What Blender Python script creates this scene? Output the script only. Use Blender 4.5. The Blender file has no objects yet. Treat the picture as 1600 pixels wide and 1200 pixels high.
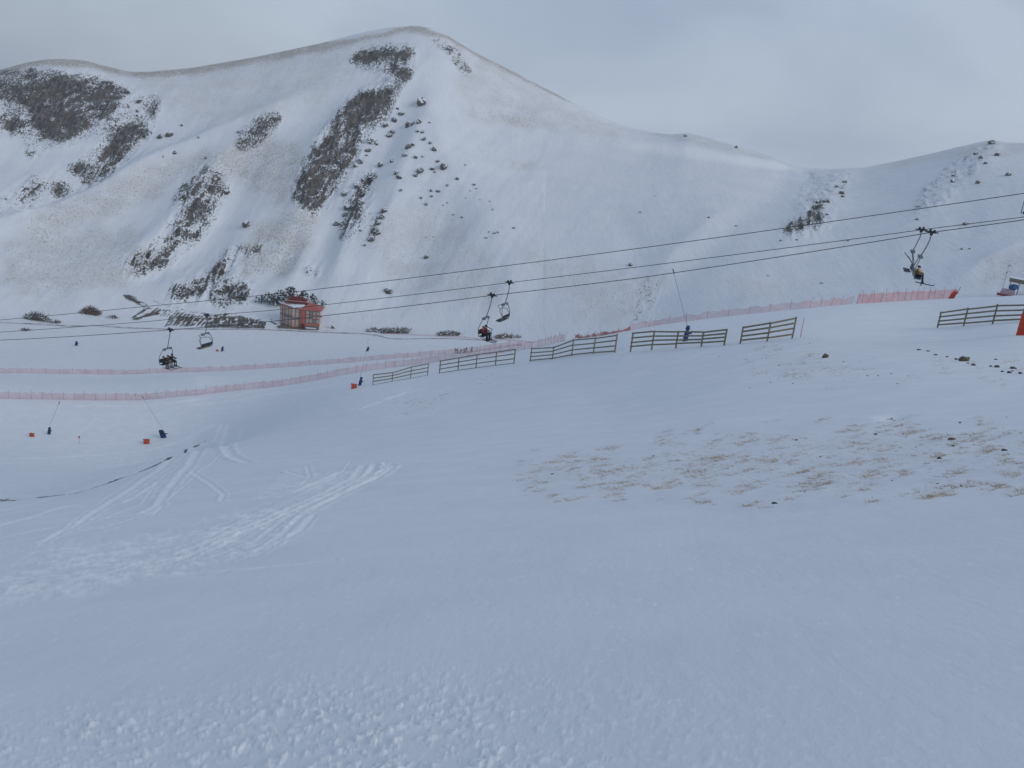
import bpy, bmesh, math, random
import numpy as np
from mathutils import Vector, Matrix

scene = bpy.context.scene
C = scene.collection
rad = math.radians
# ------------------------------------------------------------------ camera
F, PITCH, ROLL = 1400.0, rad(16.5), rad(6.2)
cp, sp = math.cos(PITCH), math.sin(PITCH)
FW = np.array([0, cp, -sp]); R0 = np.array([1.0, 0, 0]); U0 = np.array([0, sp, cp])
RC = math.cos(ROLL)*R0 + math.sin(ROLL)*U0
UC = -math.sin(ROLL)*R0 + math.cos(ROLL)*U0
cam_d = bpy.data.cameras.new('camera'); cam = bpy.data.objects.new('camera', cam_d); C.objects.link(cam)
cam_d.sensor_width = 36; cam_d.lens = 36*F/1600; cam_d.clip_start = 0.05; cam_d.clip_end = 12000
M = Matrix(((RC[0], UC[0], -FW[0]), (RC[1], UC[1], -FW[1]), (RC[2], UC[2], -FW[2])))
cam.matrix_world = M.to_4x4()
scene.camera = cam
scene.render.resolution_x = 1024; scene.render.resolution_y = 768
# ------------------------------------------------------------------ sky and sun
SUN_EL, SUN_AZ = rad(30), rad(118)          # azimuth clockwise from +Y (view direction)
w = bpy.data.worlds.new('World'); scene.world = w; w.use_nodes = True
nt = w.node_tree; nt.nodes.clear()
def N(t, kind, **kw):
    n = t.nodes.new(kind)
    for k, v in kw.items():
        if k.startswith('i_'): n.inputs[int(k[2:])].default_value = v
        else: setattr(n, k, v)
    return n
sky = N(nt, 'ShaderNodeTexSky', sky_type='NISHITA', sun_disc=False, sun_elevation=SUN_EL, sun_rotation=SUN_AZ)
bg1 = N(nt, 'ShaderNodeBackground'); bg1.inputs[1].default_value = 0.07
nt.links.new(sky.outputs[0], bg1.inputs[0])
tc = N(nt, 'ShaderNodeTexCoord'); mp = N(nt, 'ShaderNodeMapping'); mp.inputs['Scale'].default_value = (1, 1, 2.2)
nt.links.new(tc.outputs['Generated'], mp.inputs[0])
n1 = N(nt, 'ShaderNodeTexNoise'); n1.inputs['Scale'].default_value = 2.6; n1.inputs['Detail'].default_value = 5; n1.inputs['Roughness'].default_value = .5
n1.inputs['Distortion'].default_value = .4
nt.links.new(mp.outputs[0], n1.inputs[0])
cr = N(nt, 'ShaderNodeValToRGB')
cr.color_ramp.elements[0].position = .33; cr.color_ramp.elements[0].color = (.30, .37, .482, 1)
cr.color_ramp.elements[1].position = .68; cr.color_ramp.elements[1].color = (.475, .552, .66, 1)
nt.links.new(n1.outputs[0], cr.inputs[0])
sx = N(nt, 'ShaderNodeSeparateXYZ'); nt.links.new(tc.outputs['Generated'], sx.inputs[0])
mz = N(nt, 'ShaderNodeMapRange'); mz.inputs[1].default_value = 0.12; mz.inputs[2].default_value = .9
mz.inputs[3].default_value = 0.0; mz.inputs[4].default_value = 1.0
nt.links.new(sx.outputs[2], mz.inputs[0])
vm = N(nt, 'ShaderNodeMix', data_type='RGBA'); nt.links.new(mz.outputs[0], vm.inputs[0]); nt.links.new(cr.outputs[0], vm.inputs[6]); vm.inputs[7].default_value = (.262, .345, .465, 1)
dp = N(nt, 'ShaderNodeVectorMath', operation='DOT_PRODUCT'); nt.links.new(tc.outputs['Generated'], dp.inputs[0]); dp.inputs[1].default_value = tuple(Vector((.17, .985, -.02)).normalized())
gp = N(nt, 'ShaderNodeMapRange', interpolation_type='SMOOTHSTEP'); gp.inputs[1].default_value = .84; gp.inputs[2].default_value = 1.0; gp.inputs[3].default_value = .86; gp.inputs[4].default_value = 1.08
nt.links.new(dp.outputs['Value'], gp.inputs[0])
vs2 = N(nt, 'ShaderNodeVectorMath', operation='SCALE'); nt.links.new(vm.outputs[2], vs2.inputs[0]); nt.links.new(gp.outputs[0], vs2.inputs['Scale'])
bg2 = N(nt, 'ShaderNodeBackground'); bg2.inputs[1].default_value = 1.25
nt.links.new(vs2.outputs[0], bg2.inputs[0])
mix = N(nt, 'ShaderNodeMixShader'); mix.inputs[0].default_value = .86
nt.links.new(bg1.outputs[0], mix.inputs[1]); nt.links.new(bg2.outputs[0], mix.inputs[2])
wo = N(nt, 'ShaderNodeOutputWorld'); nt.links.new(mix.outputs[0], wo.inputs[0])
sd = bpy.data.lights.new('sun', 'SUN'); sd.energy = 1.2; sd.angle = rad(30); sd.color = (1, .955, .9)
so = bpy.data.objects.new('sun', sd); C.objects.link(so)
dirv = Vector((math.sin(SUN_AZ)*math.cos(SUN_EL), math.cos(SUN_AZ)*math.cos(SUN_EL), math.sin(SUN_EL)))
so.rotation_euler = dirv.to_track_quat('Z', 'Y').to_euler()
scene.view_settings.view_transform = 'Standard'; scene.view_settings.look = 'None'
scene.view_settings.exposure = 0; scene.view_settings.gamma = 1

# ------------------------------------------------------------------ numeric helpers
def ray(u, v):
    u = np.asarray(u, float); v = np.asarray(v, float)
    return FW*F + RC*(u-800)[..., None] + UC*(600-v)[..., None]
def px2az(u, v):
    d = ray(u, v); return np.arctan2(d[..., 0], d[..., 1]), d[..., 2]/np.hypot(d[..., 0], d[..., 1])
def project(x, y, z):
    dx = x*FW[0]+y*FW[1]+z*FW[2]
    dx = np.where(dx < .1, np.nan, dx)
    return 800+F*(x*RC[0]+y*RC[1]+z*RC[2])/dx, 600-F*(x*UC[0]+y*UC[1]+z*UC[2])/dx
def hsh(i, j, s):
    h = (i.astype(np.int64)*374761393 + j.astype(np.int64)*668265263 + s*974634777) & 0x7fffffff
    h = ((h ^ (h >> 13))*1274126177) & 0x7fffffff
    return ((h ^ (h >> 16)) & 0xffffff)/float(0xffffff)
def vnoise(x, y, s=0):
    i = np.floor(x); j = np.floor(y); fx = x-i; fy = y-j
    fx = fx*fx*fx*(fx*(fx*6-15)+10); fy = fy*fy*fy*(fy*(fy*6-15)+10)
    a = hsh(i, j, s); b = hsh(i+1, j, s); c = hsh(i, j+1, s); d = hsh(i+1, j+1, s)
    return (a+(b-a)*fx)*(1-fy)+(c+(d-c)*fx)*fy*1.0
def fbm(x, y, o=4, s=0, g=.5):
    t = 0; a = 1; n = 0
    for k in range(o):
        ca, sa = math.cos(k*1.1), math.sin(k*1.1)
        t = t+a*vnoise((x*ca-y*sa)*2**k+17*k, (x*sa+y*ca)*2**k, s+k); n += a; a *= g
    return t/n*2-1                                   # about -1..1
def sstep(a, b, x):
    t = np.clip((x-a)/(b-a), 0, 1); return t*t*(3-2*t)
def pchip(xk, yk, xq):
    """xk increasing, yk (n, ...) ; scalar query vector"""
    xk = np.asarray(xk, float); yk = np.asarray(yk, float); h = np.diff(xk); d = np.diff(yk)/h
    m = np.zeros_like(yk)
    for i in range(1, len(xk)-1):
        if d[i-1]*d[i] > 0:
            w1 = 2*h[i]+h[i-1]; w2 = h[i]+2*h[i-1]; m[i] = (w1+w2)/(w1/d[i-1]+w2/d[i])
    m[0] = d[0]; m[-1] = d[-1]
    q = np.clip(xq, xk[0], xk[-1]); k = np.clip(np.searchsorted(xk, q)-1, 0, len(h)-1)
    t = (q-xk[k])/h[k]; hh = h[k]
    return (2*t**3-3*t**2+1)*yk[k]+(t**3-2*t**2+t)*hh*m[k]+(-2*t**3+3*t**2)*yk[k+1]+(t**3-t**2)*hh*m[k+1]

# ------------------------------------------------------------------ terrain profile curves (control points on the real relief)
GX, GY, EYE = .215, .335, 1.62
CURV = [
 # shoulder of the near slope
 [(-400,800,80),(0,768,82),(320,703,84),(600,655,78),(900,608,74),(1200,562,66),(1500,556,62),(1900,560,62)],
 # line of the snow fences and snow lances
 [(-400,690,188),(0,673,186),(255,679,182),(560,600,160),(700,583,148),(830,566,130),(990,551,100),(1240,530,88),(1470,513,107),(1600,506,98),(1900,505,98)],
 # lower net fence, then the brow of the slope
 [(-400,616,212),(0,623,210),(200,625,206),(300,618,203),(420,604,203),(560,581,200),(700,563,195),(830,544,185),(900,528,175),(1000,512,163),(1200,487,158),(1340,474,163),(1490,466,177),(1600,461,172),(1900,452,172)],
 # upper net fence, then the dip hidden behind the brow
 [(-400,590,290),(0,583,290),(180,585,290),(300,581,285),(420,575,275),(600,560,262),(720,552,248),(820,541,240),(900,556,232),(1000,560,230),(1200,545,230),(1500,520,240),(1900,510,240)],
 # valley floor at the foot of the mountain
 [(-400,505,420),(0,504,418),(200,508,410),(470,515,396),(700,524,378),(820,531,366),(900,540,352),(1000,538,340),(1200,512,320),(1500,478,320),(1900,470,320)],
 # lower face
 [(-400,430,480),(0,430,475),(200,440,462),(470,425,450),(640,410,445),(800,420,425),(1000,440,395),(1200,440,372),(1400,425,372),(1600,400,375),(1900,390,375)],
 # upper face
 [(-400,262,620),(0,262,610),(200,250,600),(470,215,580),(640,190,570),(800,230,560),(1000,300,500),(1200,325,470),(1400,320,455),(1600,290,450),(1900,280,450)],
 # skyline
 [(-600,170,740),(-200,135,740),(0,109,735),(40,98,730),(70,93,725),(100,92,722),(130,94,720),(160,102,716),(200,112,708),(230,112.5,702),(300,106,695),(400,89,685),(500,68,676),(570,50,670),(610,42.5,668),(650,40.5,665),(680,45,660),(695,53,656),(740,81,650),(800,111,648),(850,137,650),(900,163,655),(950,187,660),(985,200,660),(1020,207,655),(1050,210,650),(1075,208,648),(1100,214,645),(1150,227,640),(1200,243,635),(1230,256,628),(1260,263,620),(1300,264,612),(1350,262,600),(1400,252,590),(1450,241,582),(1500,229,575),(1548,218.5,570),(1572,223,568),(1600,223,566),(1900,245,560)],
]
AZN = 1180
azd = np.linspace(rad(-44), rad(44), AZN)
azs = np.concatenate([np.linspace(rad(44), rad(316), 74)[1:-1]])
AZ = np.concatenate([azd, azs]); NA = len(AZ)
azw = np.where(AZ > math.pi, AZ-2*math.pi, AZ)
Rl = [1.0]
while Rl[-1] < 790:
    r = Rl[-1]; Rl.append(r+min(.0016*r*r+.002, .0052*r+.05, 1.3))
RR = np.array(Rl + [800, 812, 830, 850, 880, 920, 980, 1040, 1100]); NR = len(RR)
print('terrain grid', NA, NR, NA*NR)
kr = []; kz = []
gdir = GY*np.cos(azw)-GX*np.sin(azw)
for rr_ in (0., 8., 22.):
    kr.append(np.full(NA, rr_)); kz.append(-EYE-gdir*rr_)
for cv in CURV:
    c = np.array(cv, float); a, t = px2az(c[:, 0], c[:, 1])
    dense = len(cv) > 20
    if dense:
        tq = np.interp(azw, a, t)
        kk = 7; ker = np.ones(kk)/kk; s = np.convolve(np.pad(tq[:AZN], kk//2, 'edge'), ker, 'valid'); tq[:AZN] = s
    else: tq = pchip(a, t, azw)
    rq = pchip(a, c[:, 2], azw)
    kr.append(rq); kz.append(rq*tq)
rt, zt = kr[-1], kz[-1]
kr.append(rt+45); kz.append(zt-16); kr.append(rt+260); kz.append(zt-90); kr.append(rt*0+1500); kz.append(zt*0-160); kr.append(rt*0+3300); kz.append(zt*0-170)
kr = np.array(kr); kz = np.array(kz)
Z = np.zeros((NA, NR))
for i in range(NA): Z[i] = pchip(kr[:, i], kz[:, i], RR)
back = -EYE+70*(1-np.exp(-RR/200.))[None, :]
wb = sstep(rad(55), rad(115), np.abs(azw))[:, None]
Z = Z*(1-wb)+back*wb
# smooth the seam between profiles across azimuth a little
X = np.sin(AZ)[:, None]*RR[None, :]; Y = np.cos(AZ)[:, None]*RR[None, :]
U, V = project(X, Y, Z); U = np.nan_to_num(U, nan=-9999); V = np.nan_to_num(V, nan=-9999)
RG = np.broadcast_to(RR[None, :], Z.shape)
rbase = kr[7][:, None]; rridge = rt[:, None]
MT = sstep(0, 40, RG-rbase)                          # 0 on the near slope, 1 on the mountain
EDGE = sstep(0, 70, rridge-RG)*1.0                   # fades relief out at the skyline

def ground_at(u, v, rmin=1.5):
    """first point of the relief seen through a pixel of the photograph"""
    a, t = px2az(np.array(u), np.array(v)); a = float(a); t = float(t)
    x = (a-azd[0])/(azd[1]-azd[0]); i = int(np.clip(math.floor(x), 0, AZN-2)); f = x-i
    z = Z[i]*(1-f)+Z[i+1]*f; T = z/RR
    j0 = np.searchsorted(RR, rmin)
    ok = np.nonzero(T[j0:] >= t)[0]
    j = j0+(ok[0] if len(ok) else NR-9-j0)
    j = max(j, 1)
    t0, t1 = T[j-1], T[j]; g = 0 if t1 == t0 else np.clip((t-t0)/(t1-t0), 0, 1)
    r = RR[j-1]+(RR[j]-RR[j-1])*g
    return np.array([math.sin(a)*r, math.cos(a)*r, r*t if len(ok) else z[j]])
def zat(x, y):
    a = math.atan2(x, y); r = math.hypot(x, y)
    q = (a-azd[0])/(azd[1]-azd[0]); i = int(np.clip(math.floor(q), 0, AZN-2)); f = q-i
    z = Z[i]*(1-f)+Z[i+1]*f
    return float(np.interp(r, RR, z))
def air(u, v, r):
    a, t = px2az(np.array(u), np.array(v)); return np.array([math.sin(a)*r, math.cos(a)*r, r*float(t)])
def mpp(p): return float(np.dot(p, FW))/F            # metres per photo pixel at a point

# ------------------------------------------------------------------ relief: spurs, gullies, roughness
def polydist(pts):
    """world xy distance of every dense-grid vertex to a polyline of pixels; also the parameter along it"""
    P = np.array([ground_at(u, v)[:2] for u, v in pts]); D = np.full(Z.shape, 1e9); S = np.zeros(Z.shape)
    lo = P.min(0)-60; hi = P.max(0)+60
    m = (X > lo[0]) & (X < hi[0]) & (Y > lo[1]) & (Y < hi[1])
    x = X[m]; y = Y[m]; d = np.full(x.shape, 1e9); s = np.zeros(x.shape); n = len(P)-1
    for k in range(n):
        a, b = P[k], P[k+1]; L = b-a; l2 = max(1e-9, (L**2).sum())
        t = np.clip(((x-a[0])*L[0]+(y-a[1])*L[1])/l2, 0, 1)
        q = np.hypot(x-a[0]-t*L[0], y-a[1]-t*L[1]); c = q < d; d = np.where(c, q, d); s = np.where(c, (k+t)/n, s)
    D[m] = d; S[m] = s
    return D, S
SPURS = [ # pixels, height m (negative = gully), width m
 ([(505,150),(440,178),(340,218),(260,250),(180,290),(80,335),(0,362),(-100,400)], 11, 15),
 ([(432,188),(345,255),(300,325),(225,405),(200,430)], 10, 14),
 ([(612,140),(545,180),(495,240),(475,320),(480,380),(455,450)], 12, 14),
 ([(640,60),(660,150),(690,250),(735,330),(790,420),(810,500)], 8.5, 26),
 ([(600,225),(560,310),(540,380),(520,440)], 6, 8),
 ([(655,205),(620,300),(590,390)], 4, 8),
 ([(390,250),(360,330),(300,400),(200,440)], -7, 12),
 ([(520,260),(490,360),(440,420),(400,440)], -7, 10),
 ([(640,170),(580,270),(520,370),(480,450)], -8, 9),
 ([(720,320),(660,390),(620,450),(590,500)], -5, 14),
 ([(160,230),(130,290),(60,320),(0,330)], -9, 16),
 ([(1215,285),(1165,340),(1110,380),(1070,430),(1030,490)], -3.2, 10),
 ([(1130,330),(1050,400),(1020,440)], 4, 10),
 ([(960,330),(1000,400),(1020,470)], -2.5, 8),
 ([(1330,262),(1290,310),(1260,350),(1215,400)], 5, 11),
 ([(1550,222),(1480,290),(1430,350),(1400,420)], 6, 18),
 ([(1600,380),(1540,410),(1500,440)], 5, 8),
 ([(200,165),(150,230),(110,270)], 6, 10),
]
dz = np.zeros_like(Z)
for pts, h, wd in SPURS:
    D, S = polydist(pts)
    prof = np.exp(-np.abs(D/wd)**1.5) if h > 0 else np.exp(-(D/wd)**2)
    if pts[len(pts)//2][0] > 860: h *= .45
    elif h < 0: h *= .68
    else: h *= .72
    dz += h*prof*np.sqrt(np.clip(np.sin(np.pi*np.clip(S*.9+.05, 0, 1)), 0, 1))
LX = np.broadcast_to((azw*560)[:, None], Z.shape)    # across the fall line of the mountain
SH = np.broadcast_to((.41*sstep(rad(12), rad(-6), azw)-.15*sstep(rad(2), rad(20), azw))[:, None], Z.shape)
FL = LX-SH*(RG-500)                                  # constant down the gullies
mn = fbm(FL/46, RG/150, 4, 3)*2.3*np.where(U > 850, .35, 1.0) + fbm(FL/13, RG/60, 3, 9)*.6*np.where(U > 850, .3, 1.0)
dz = (dz + mn)*MT*EDGE
near = fbm(X/38, Y/38, 3, 21)*.5*sstep(15, 60, RG)*(1-MT)*sstep(-.02, .02, 1)
Z = Z+dz+near*0.6
U, V = project(X, Y, Z); U = np.nan_to_num(U, nan=-9999); V = np.nan_to_num(V, nan=-9999)
# ------------------------------------------------------------------ what lies where: masks kept as vertex attributes
def inpoly(pts, soft=0, seed=0):
    P = np.array(pts, float); lo = P.min(0)-12; hi = P.max(0)+12
    out = np.zeros(Z.shape)
    m = (U > lo[0]) & (U < hi[0]) & (V > lo[1]) & (V < hi[1]) & (np.abs(azw)[:, None] < rad(44))
    m &= (RG > 5)
    u = U[m]; v = V[m]
    if soft:
        u = u+fbm(u/14, v/14, 3, seed)*soft; v = v+fbm(u/14, v/14, 3, seed+50)*soft
    ins = np.zeros(u.shape, bool); j = len(P)-1
    for i in range(len(P)):
        xi, yi = P[i]; xj, yj = P[j]
        if yi != yj:
            c = ((yi > v) != (yj > v)) & (u < (xj-xi)*(v-yi)/(yj-yi)+xi); ins ^= c
        j = i
    out[m] = ins
    return out
ROCK = [
 (.86, [(-80,118),(0,112),(40,105),(90,108),(130,119),(180,126),(190,142),(172,164),(156,186),(136,203),(104,222),(75,219),(52,203),(40,186),(45,168),(20,160),(0,156),(-80,150)], 7),
 (.68, [(172,130),(202,140),(197,155),(172,185),(125,208),(92,222),(128,195),(160,165)], 8),
 (.72, [(-60,178),(0,180),(40,183),(44,200),(28,210),(10,203),(0,196),(-60,190)], 6),
 (.62, [(33,220),(55,218),(62,230),(48,232)], 3), (.62, [(37,236),(60,236),(62,247),(45,247)], 3),
 (.68, [(225,186),(238,205),(222,221),(207,232),(190,252),(175,270),(160,287),(135,288),(105,266),(110,256),(140,255),(158,243),(170,222),(175,205),(195,190)], 7),
 (.50, [(210,152),(245,150),(252,165),(240,187),(226,176)], 8),
 (.62, [(42,272),(60,270),(72,290),(60,312),(36,302)], 10), (.68, [(78,282),(112,287),(122,302),(90,314),(78,300)], 8),
 (.30, [(-40,300),(40,300),(60,330),(0,340),(-40,340)], 12),
 (.58, [(325,256),(347,262),(360,290),(347,312),(332,330),(330,352),(310,374),(280,384),(262,402),(243,388),(260,362),(273,330),(276,300),(290,283),(310,272)], 10),
 (.74, [(213,398),(245,388),(268,398),(262,415),(240,421),(210,421),(198,410)], 8),
 (.55, [(190,418),(250,420),(235,432),(200,436)], 7),
 (.95, [(262,457),(290,442),(320,436),(318,462),(300,470),(270,468)], 5),
 (.85, [(318,434),(345,412),(356,440),(386,445),(390,470),(370,478),(345,478),(325,470)], 8),
 (.90, [(345,458),(362,462),(388,466),(386,477),(345,478),(334,470)], 4), (.92, [(374,446),(389,442),(386,458),(372,458)], 3),
 (.50, [(352,392),(395,378),(412,385),(402,402),(372,402),(345,422),(333,412)], 10),
 (.42, [(366,214),(400,184),(438,180),(440,196),(420,214),(396,232),(372,238)], 12),
 (.70, [(402,190),(428,179),(438,186),(425,194),(408,202)], 5),
 (.84, [(548,160),(570,142),(602,140),(588,150),(560,165),(545,190),(535,215),(525,245),(510,262),(492,262),(480,245),(500,232),(512,205),(524,182)], 5),
 (.70, [(565,142),(622,136),(614,160),(597,182),(582,196),(566,190),(566,212),(560,232),(547,250),(547,267),(532,282),(516,302),(502,327),(490,340),(474,328),(461,302),(462,284),(480,262),(490,240),(500,230),(512,208),(522,188),(536,170)], 7),
 (.97, [(545,92),(560,83),(600,76),(640,75),(652,88),(640,92),(620,86),(600,92),(575,99),(558,97)], 4),
 (.8, [(602,92),(634,88),(640,94),(620,99)], 3), (.88, [(603,102),(618,103),(632,109),(645,106),(649,116),(634,123),(610,115)], 4),
 (.5, [(670,60),(690,61),(717,78),(727,94),(700,85)], 6), (.26, [(700,85),(728,95),(742,125),(722,120)], 6),
 (.95, [(547,316),(562,309),(569,330),(564,351),(546,346)], 4), (.66, [(556,284),(586,268),(590,276),(576,292),(568,315),(551,312),(559,296)], 5),
 (.36, [(525,340),(560,345),(572,352),(548,378),(530,372)], 8),
 (.70, [(596,322),(606,325),(594,345),(588,372),(578,382),(576,366),(588,345)], 5),
 (1.0, [(1220,365),(1236,347),(1258,337),(1268,319),(1288,318),(1290,354),(1280,363),(1262,357),(1250,366)], 4),
 (.6, [(1272,318),(1290,308),(1298,314),(1284,324)], 3), (.42, [(1300,300),(1312,278),(1324,282),(1318,306)], 5),
 (.30, [(1420,335),(1440,295),(1480,262),(1520,240),(1550,246),(1505,292),(1475,322)], 10),
 (.42, [(1515,234),(1548,217),(1567,223),(1547,237)], 4), (.3, [(1260,262),(1320,266),(1330,275),(1270,320),(1240,330)], 10),
 (.55, [(1060,206),(1078,206),(1085,213),(1066,212)], 2), (.6, [(1140,224),(1155,223),(1158,229),(1142,229)], 2),
 (.62, [(470,420),(495,420),(503,432),(480,428)], 3),
 (.3, [(985,490),(1010,500),(1020,515),(990,505)], 5), (.25, [(1035,425),(1050,430),(1045,450)], 4),
 (.22, [(1000,425),(1035,440),(1015,500),(985,480)], 7),
]
GRASS = [
 (.85, [(-60,112),(0,108),(60,92),(130,93),(200,111),(300,105),(500,67),(650,39),(700,54),(800,110),(900,162),(900,165),(790,113),(700,62),(640,52),(500,82),(300,118),(210,124),(130,108),(60,104),(-60,130)], 3),
 (.40, [(210,124),(500,82),(600,66),(520,150),(430,180),(300,200),(240,160)], 14),
 (.55, [(20,350),(120,300),(240,255),(330,225),(340,250),(260,300),(180,340),(60,380)], 14),
 (.62, [(300,250),(420,200),(480,230),(450,330),(390,300)], 16),
 (.50, [(0,380),(200,350),(250,400),(190,450),(60,470),(0,450)], 18),
 (.62, [(400,350),(470,320),(500,345),(480,400),(450,440),(360,430)], 12),
 (.40, [(560,380),(640,300),(700,330),(760,400),(800,480),(640,470)], 20),
 (.42, [(700,60),(900,172),(985,205),(960,225),(820,195),(720,150)], 12),
 (.62, [(720,170),(800,178),(880,208),(800,200),(730,185)], 5), (.5, [(770,245),(850,258),(840,266),(780,262)], 5),
 (.4, [(800,380),(960,420),(1040,430),(1000,500),(900,500)], 20),
 (.45, [(1000,205),(1080,208),(1200,243),(1260,262),(1180,246),(1060,222)], 4),
 (.4, [(1380,255),(1548,218),(1640,222),(1640,240),(1500,245),(1400,265)], 6),
 (.45, [(1540,400),(1620,380),(1620,440),(1530,450)], 8), (.3, [(1100,440),(1300,430),(1200,470)], 10),
 # near slope: dry grass showing through the thin snow
 (.42, [(800,740),(830,715),(1000,695),(1120,680),(1230,662),(1330,668),(1640,665),(1640,770),(1420,792),(1200,790),(1040,778),(820,772)], 12),
 (.34, [(1085,572),(1130,550),(1200,540),(1300,548),(1340,560),(1330,590),(1250,600),(1170,590)], 12),
 (.26, [(1290,582),(1430,580),(1440,612),(1320,622)], 10), (.34, [(600,625),(680,610),(760,600),(760,612),(640,635)], 8),
 (.30, [(300,795),(360,785),(400,790),(350,805)], 6), (.3, [(1400,540),(1640,560),(1640,600),(1500,580)], 10),
]
rock = np.zeros_like(Z); grass = np.zeros_like(Z)
for k, (d, p, s) in enumerate(ROCK): rock = np.maximum(rock, d*inpoly(p, s, k*3))
for k, (d, p, s) in enumerate(GRASS): grass = np.maximum(grass, d*inpoly(p, s, 200+k*3))
hole = inpoly([(537,180),(546,184),(540,205),(533,238),(527,220)], 3, 5); rock *= 1-hole*.75
def blur(a, n):
    for _ in range(n):
        b = a.copy(); b[1:AZN-1] = (a[:AZN-2]+a[1:AZN-1]*2+a[2:AZN])/4; a = b.copy()
        a[:, 1:-1] = (b[:, :-2]+b[:, 1:-1]*2+b[:, 2:])/4
    return a
def box(a, n):
    for ax_ in (0, 1):
        q = np.cumsum(np.concatenate([np.repeat(a.take([0], ax_), n+1, ax_), a, np.repeat(a.take([-1], ax_), n, ax_)], ax_), ax_)
        L_ = a.shape[ax_]; a = (q.take(range(2*n+1, 2*n+1+L_), ax_)-q.take(range(0, L_), ax_))/(2*n+1)
    return a
halo = box(box(rock, 7), 9); gn_ = box(box(grass, 16), 22); grass = np.where(RG < 150, gn_, grass)
rock = blur(rock, 10); rock = np.maximum(rock, np.clip(halo*.75, 0, .34)); rock = np.clip(rock*(1.0+.38*fbm(LX/11, RG/15, 3, 33))+.09*(rock > .12), 0, 1)*.93; grass = blur(grass, 14)
# crags: real broken relief where the rock is
rg = np.abs(fbm(FL/6, RG/26, 4, 71)); rg2 = fbm(FL/2.6, RG/6.5, 3, 75)
Z = Z+rock*MT*((.5-rg)*4.6+rg2*2.3)*np.where(U > 850, .5, 1)*np.clip(EDGE*1.4, 0, 1)
# cut bank of striped earth by the access road, roads, cracks, tracks
dirt = np.zeros_like(Z)
def line(pts, wm, wob=.0, target=None, amt=1.0, seed=0, n=1):
    D, S = polydist(pts)
    near_ = D < wm*6+1
    e = np.zeros(Z.shape); x = X[near_]; y = Y[near_]
    ww = wm*(1+wob*fbm(x/(wm*5), y/(wm*5), 2, seed)*1.5)
    e[near_] = amt*np.exp(-(D[near_]/np.maximum(ww, wm*.05))**2)
    return e
rnd = random.Random(4)
for i in range(64):
    u = 322+i*1.45+rnd.uniform(-.6, .6); hgt = 13*math.sin(math.pi*min(1, (i+10)/75.)**.7)+2
    dirt = np.maximum(dirt, line([(u+1.5, 501.5-.5*i/64+.0*hgt-hgt*(.75+rnd.random()*.35)+5), (u-1.5, 512+i*.02)], .22+.3*rnd.random(), amt=.6+.4*rnd.random()))
for i in range(22):
    u = 262+i*2.9+rnd.uniform(-1, 1)
    dirt = np.maximum(dirt, line([(u+5, 493+i*.25), (u-4, 509+rnd.uniform(-2, 2))], .25+.45*rnd.random(), amt=.55+.4*rnd.random()))
for i in range(16):
    u = 240+i*5+rnd.uniform(-1, 1)
    dirt = np.maximum(dirt, line([(u+6, 482+i*.9), (u-5, 490+i*1.0)], .3+.35*rnd.random(), amt=.8))
for a, b, wd in (((206,497),(226,484),.9), ((212,498),(250,487),1.4), ((216,497),(246,490),1.0), ((222,487),(232,481),.8), ((196,462),(228,478),1.5)):
    dirt = np.maximum(dirt, line([a, b], wd, .8, amt=.85))
for p, wd, am in (([(240,470),(262,478),(300,487),(330,491)], .5, .6), ([(225,482),(300,488),(400,498),(430,500)], .5, .55),
                  ([(425,510),(470,515),(520,517)], .9, .6), ([(425,503),(440,512),(480,514)], 1.0, .8), ([(300,480),(380,482),(420,484)], 1.2, .2), ([(380,490),(430,492)], 1.2, .25),
                  ([(700,527),(760,529),(840,534)], .35, .5), ([(600,520),(620,529),(640,531)], .4, .3)):
    dirt = np.maximum(dirt, line(p, wd, .9, amt=am))
for p, wd, am in (([(60,776),(110,770),(160,757),(185,747),(230,732),(262,717),(290,703),(320,690)], .24, 1.25),
                  ([(-60,776),(0,778),(35,780)], .16, 1.0), ([(185,747),(215,738)], .2, .9), ([(100,773),(170,757)], .2, .35), ([(0,783),(10,778)], .3, .6),
                  ([(1395,654),(1402,650),(1415,647)], .05, 1), ([(1385,651),(1395,649)], .05, .8)):
    D, S = polydist(p); e = line(p, wd*.85, .3, amt=am*1.2, seed=5); dirt = np.maximum(dirt, e)
    Z = Z-.10*np.exp(-(D/.35)**2)*(RG < 120)
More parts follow.
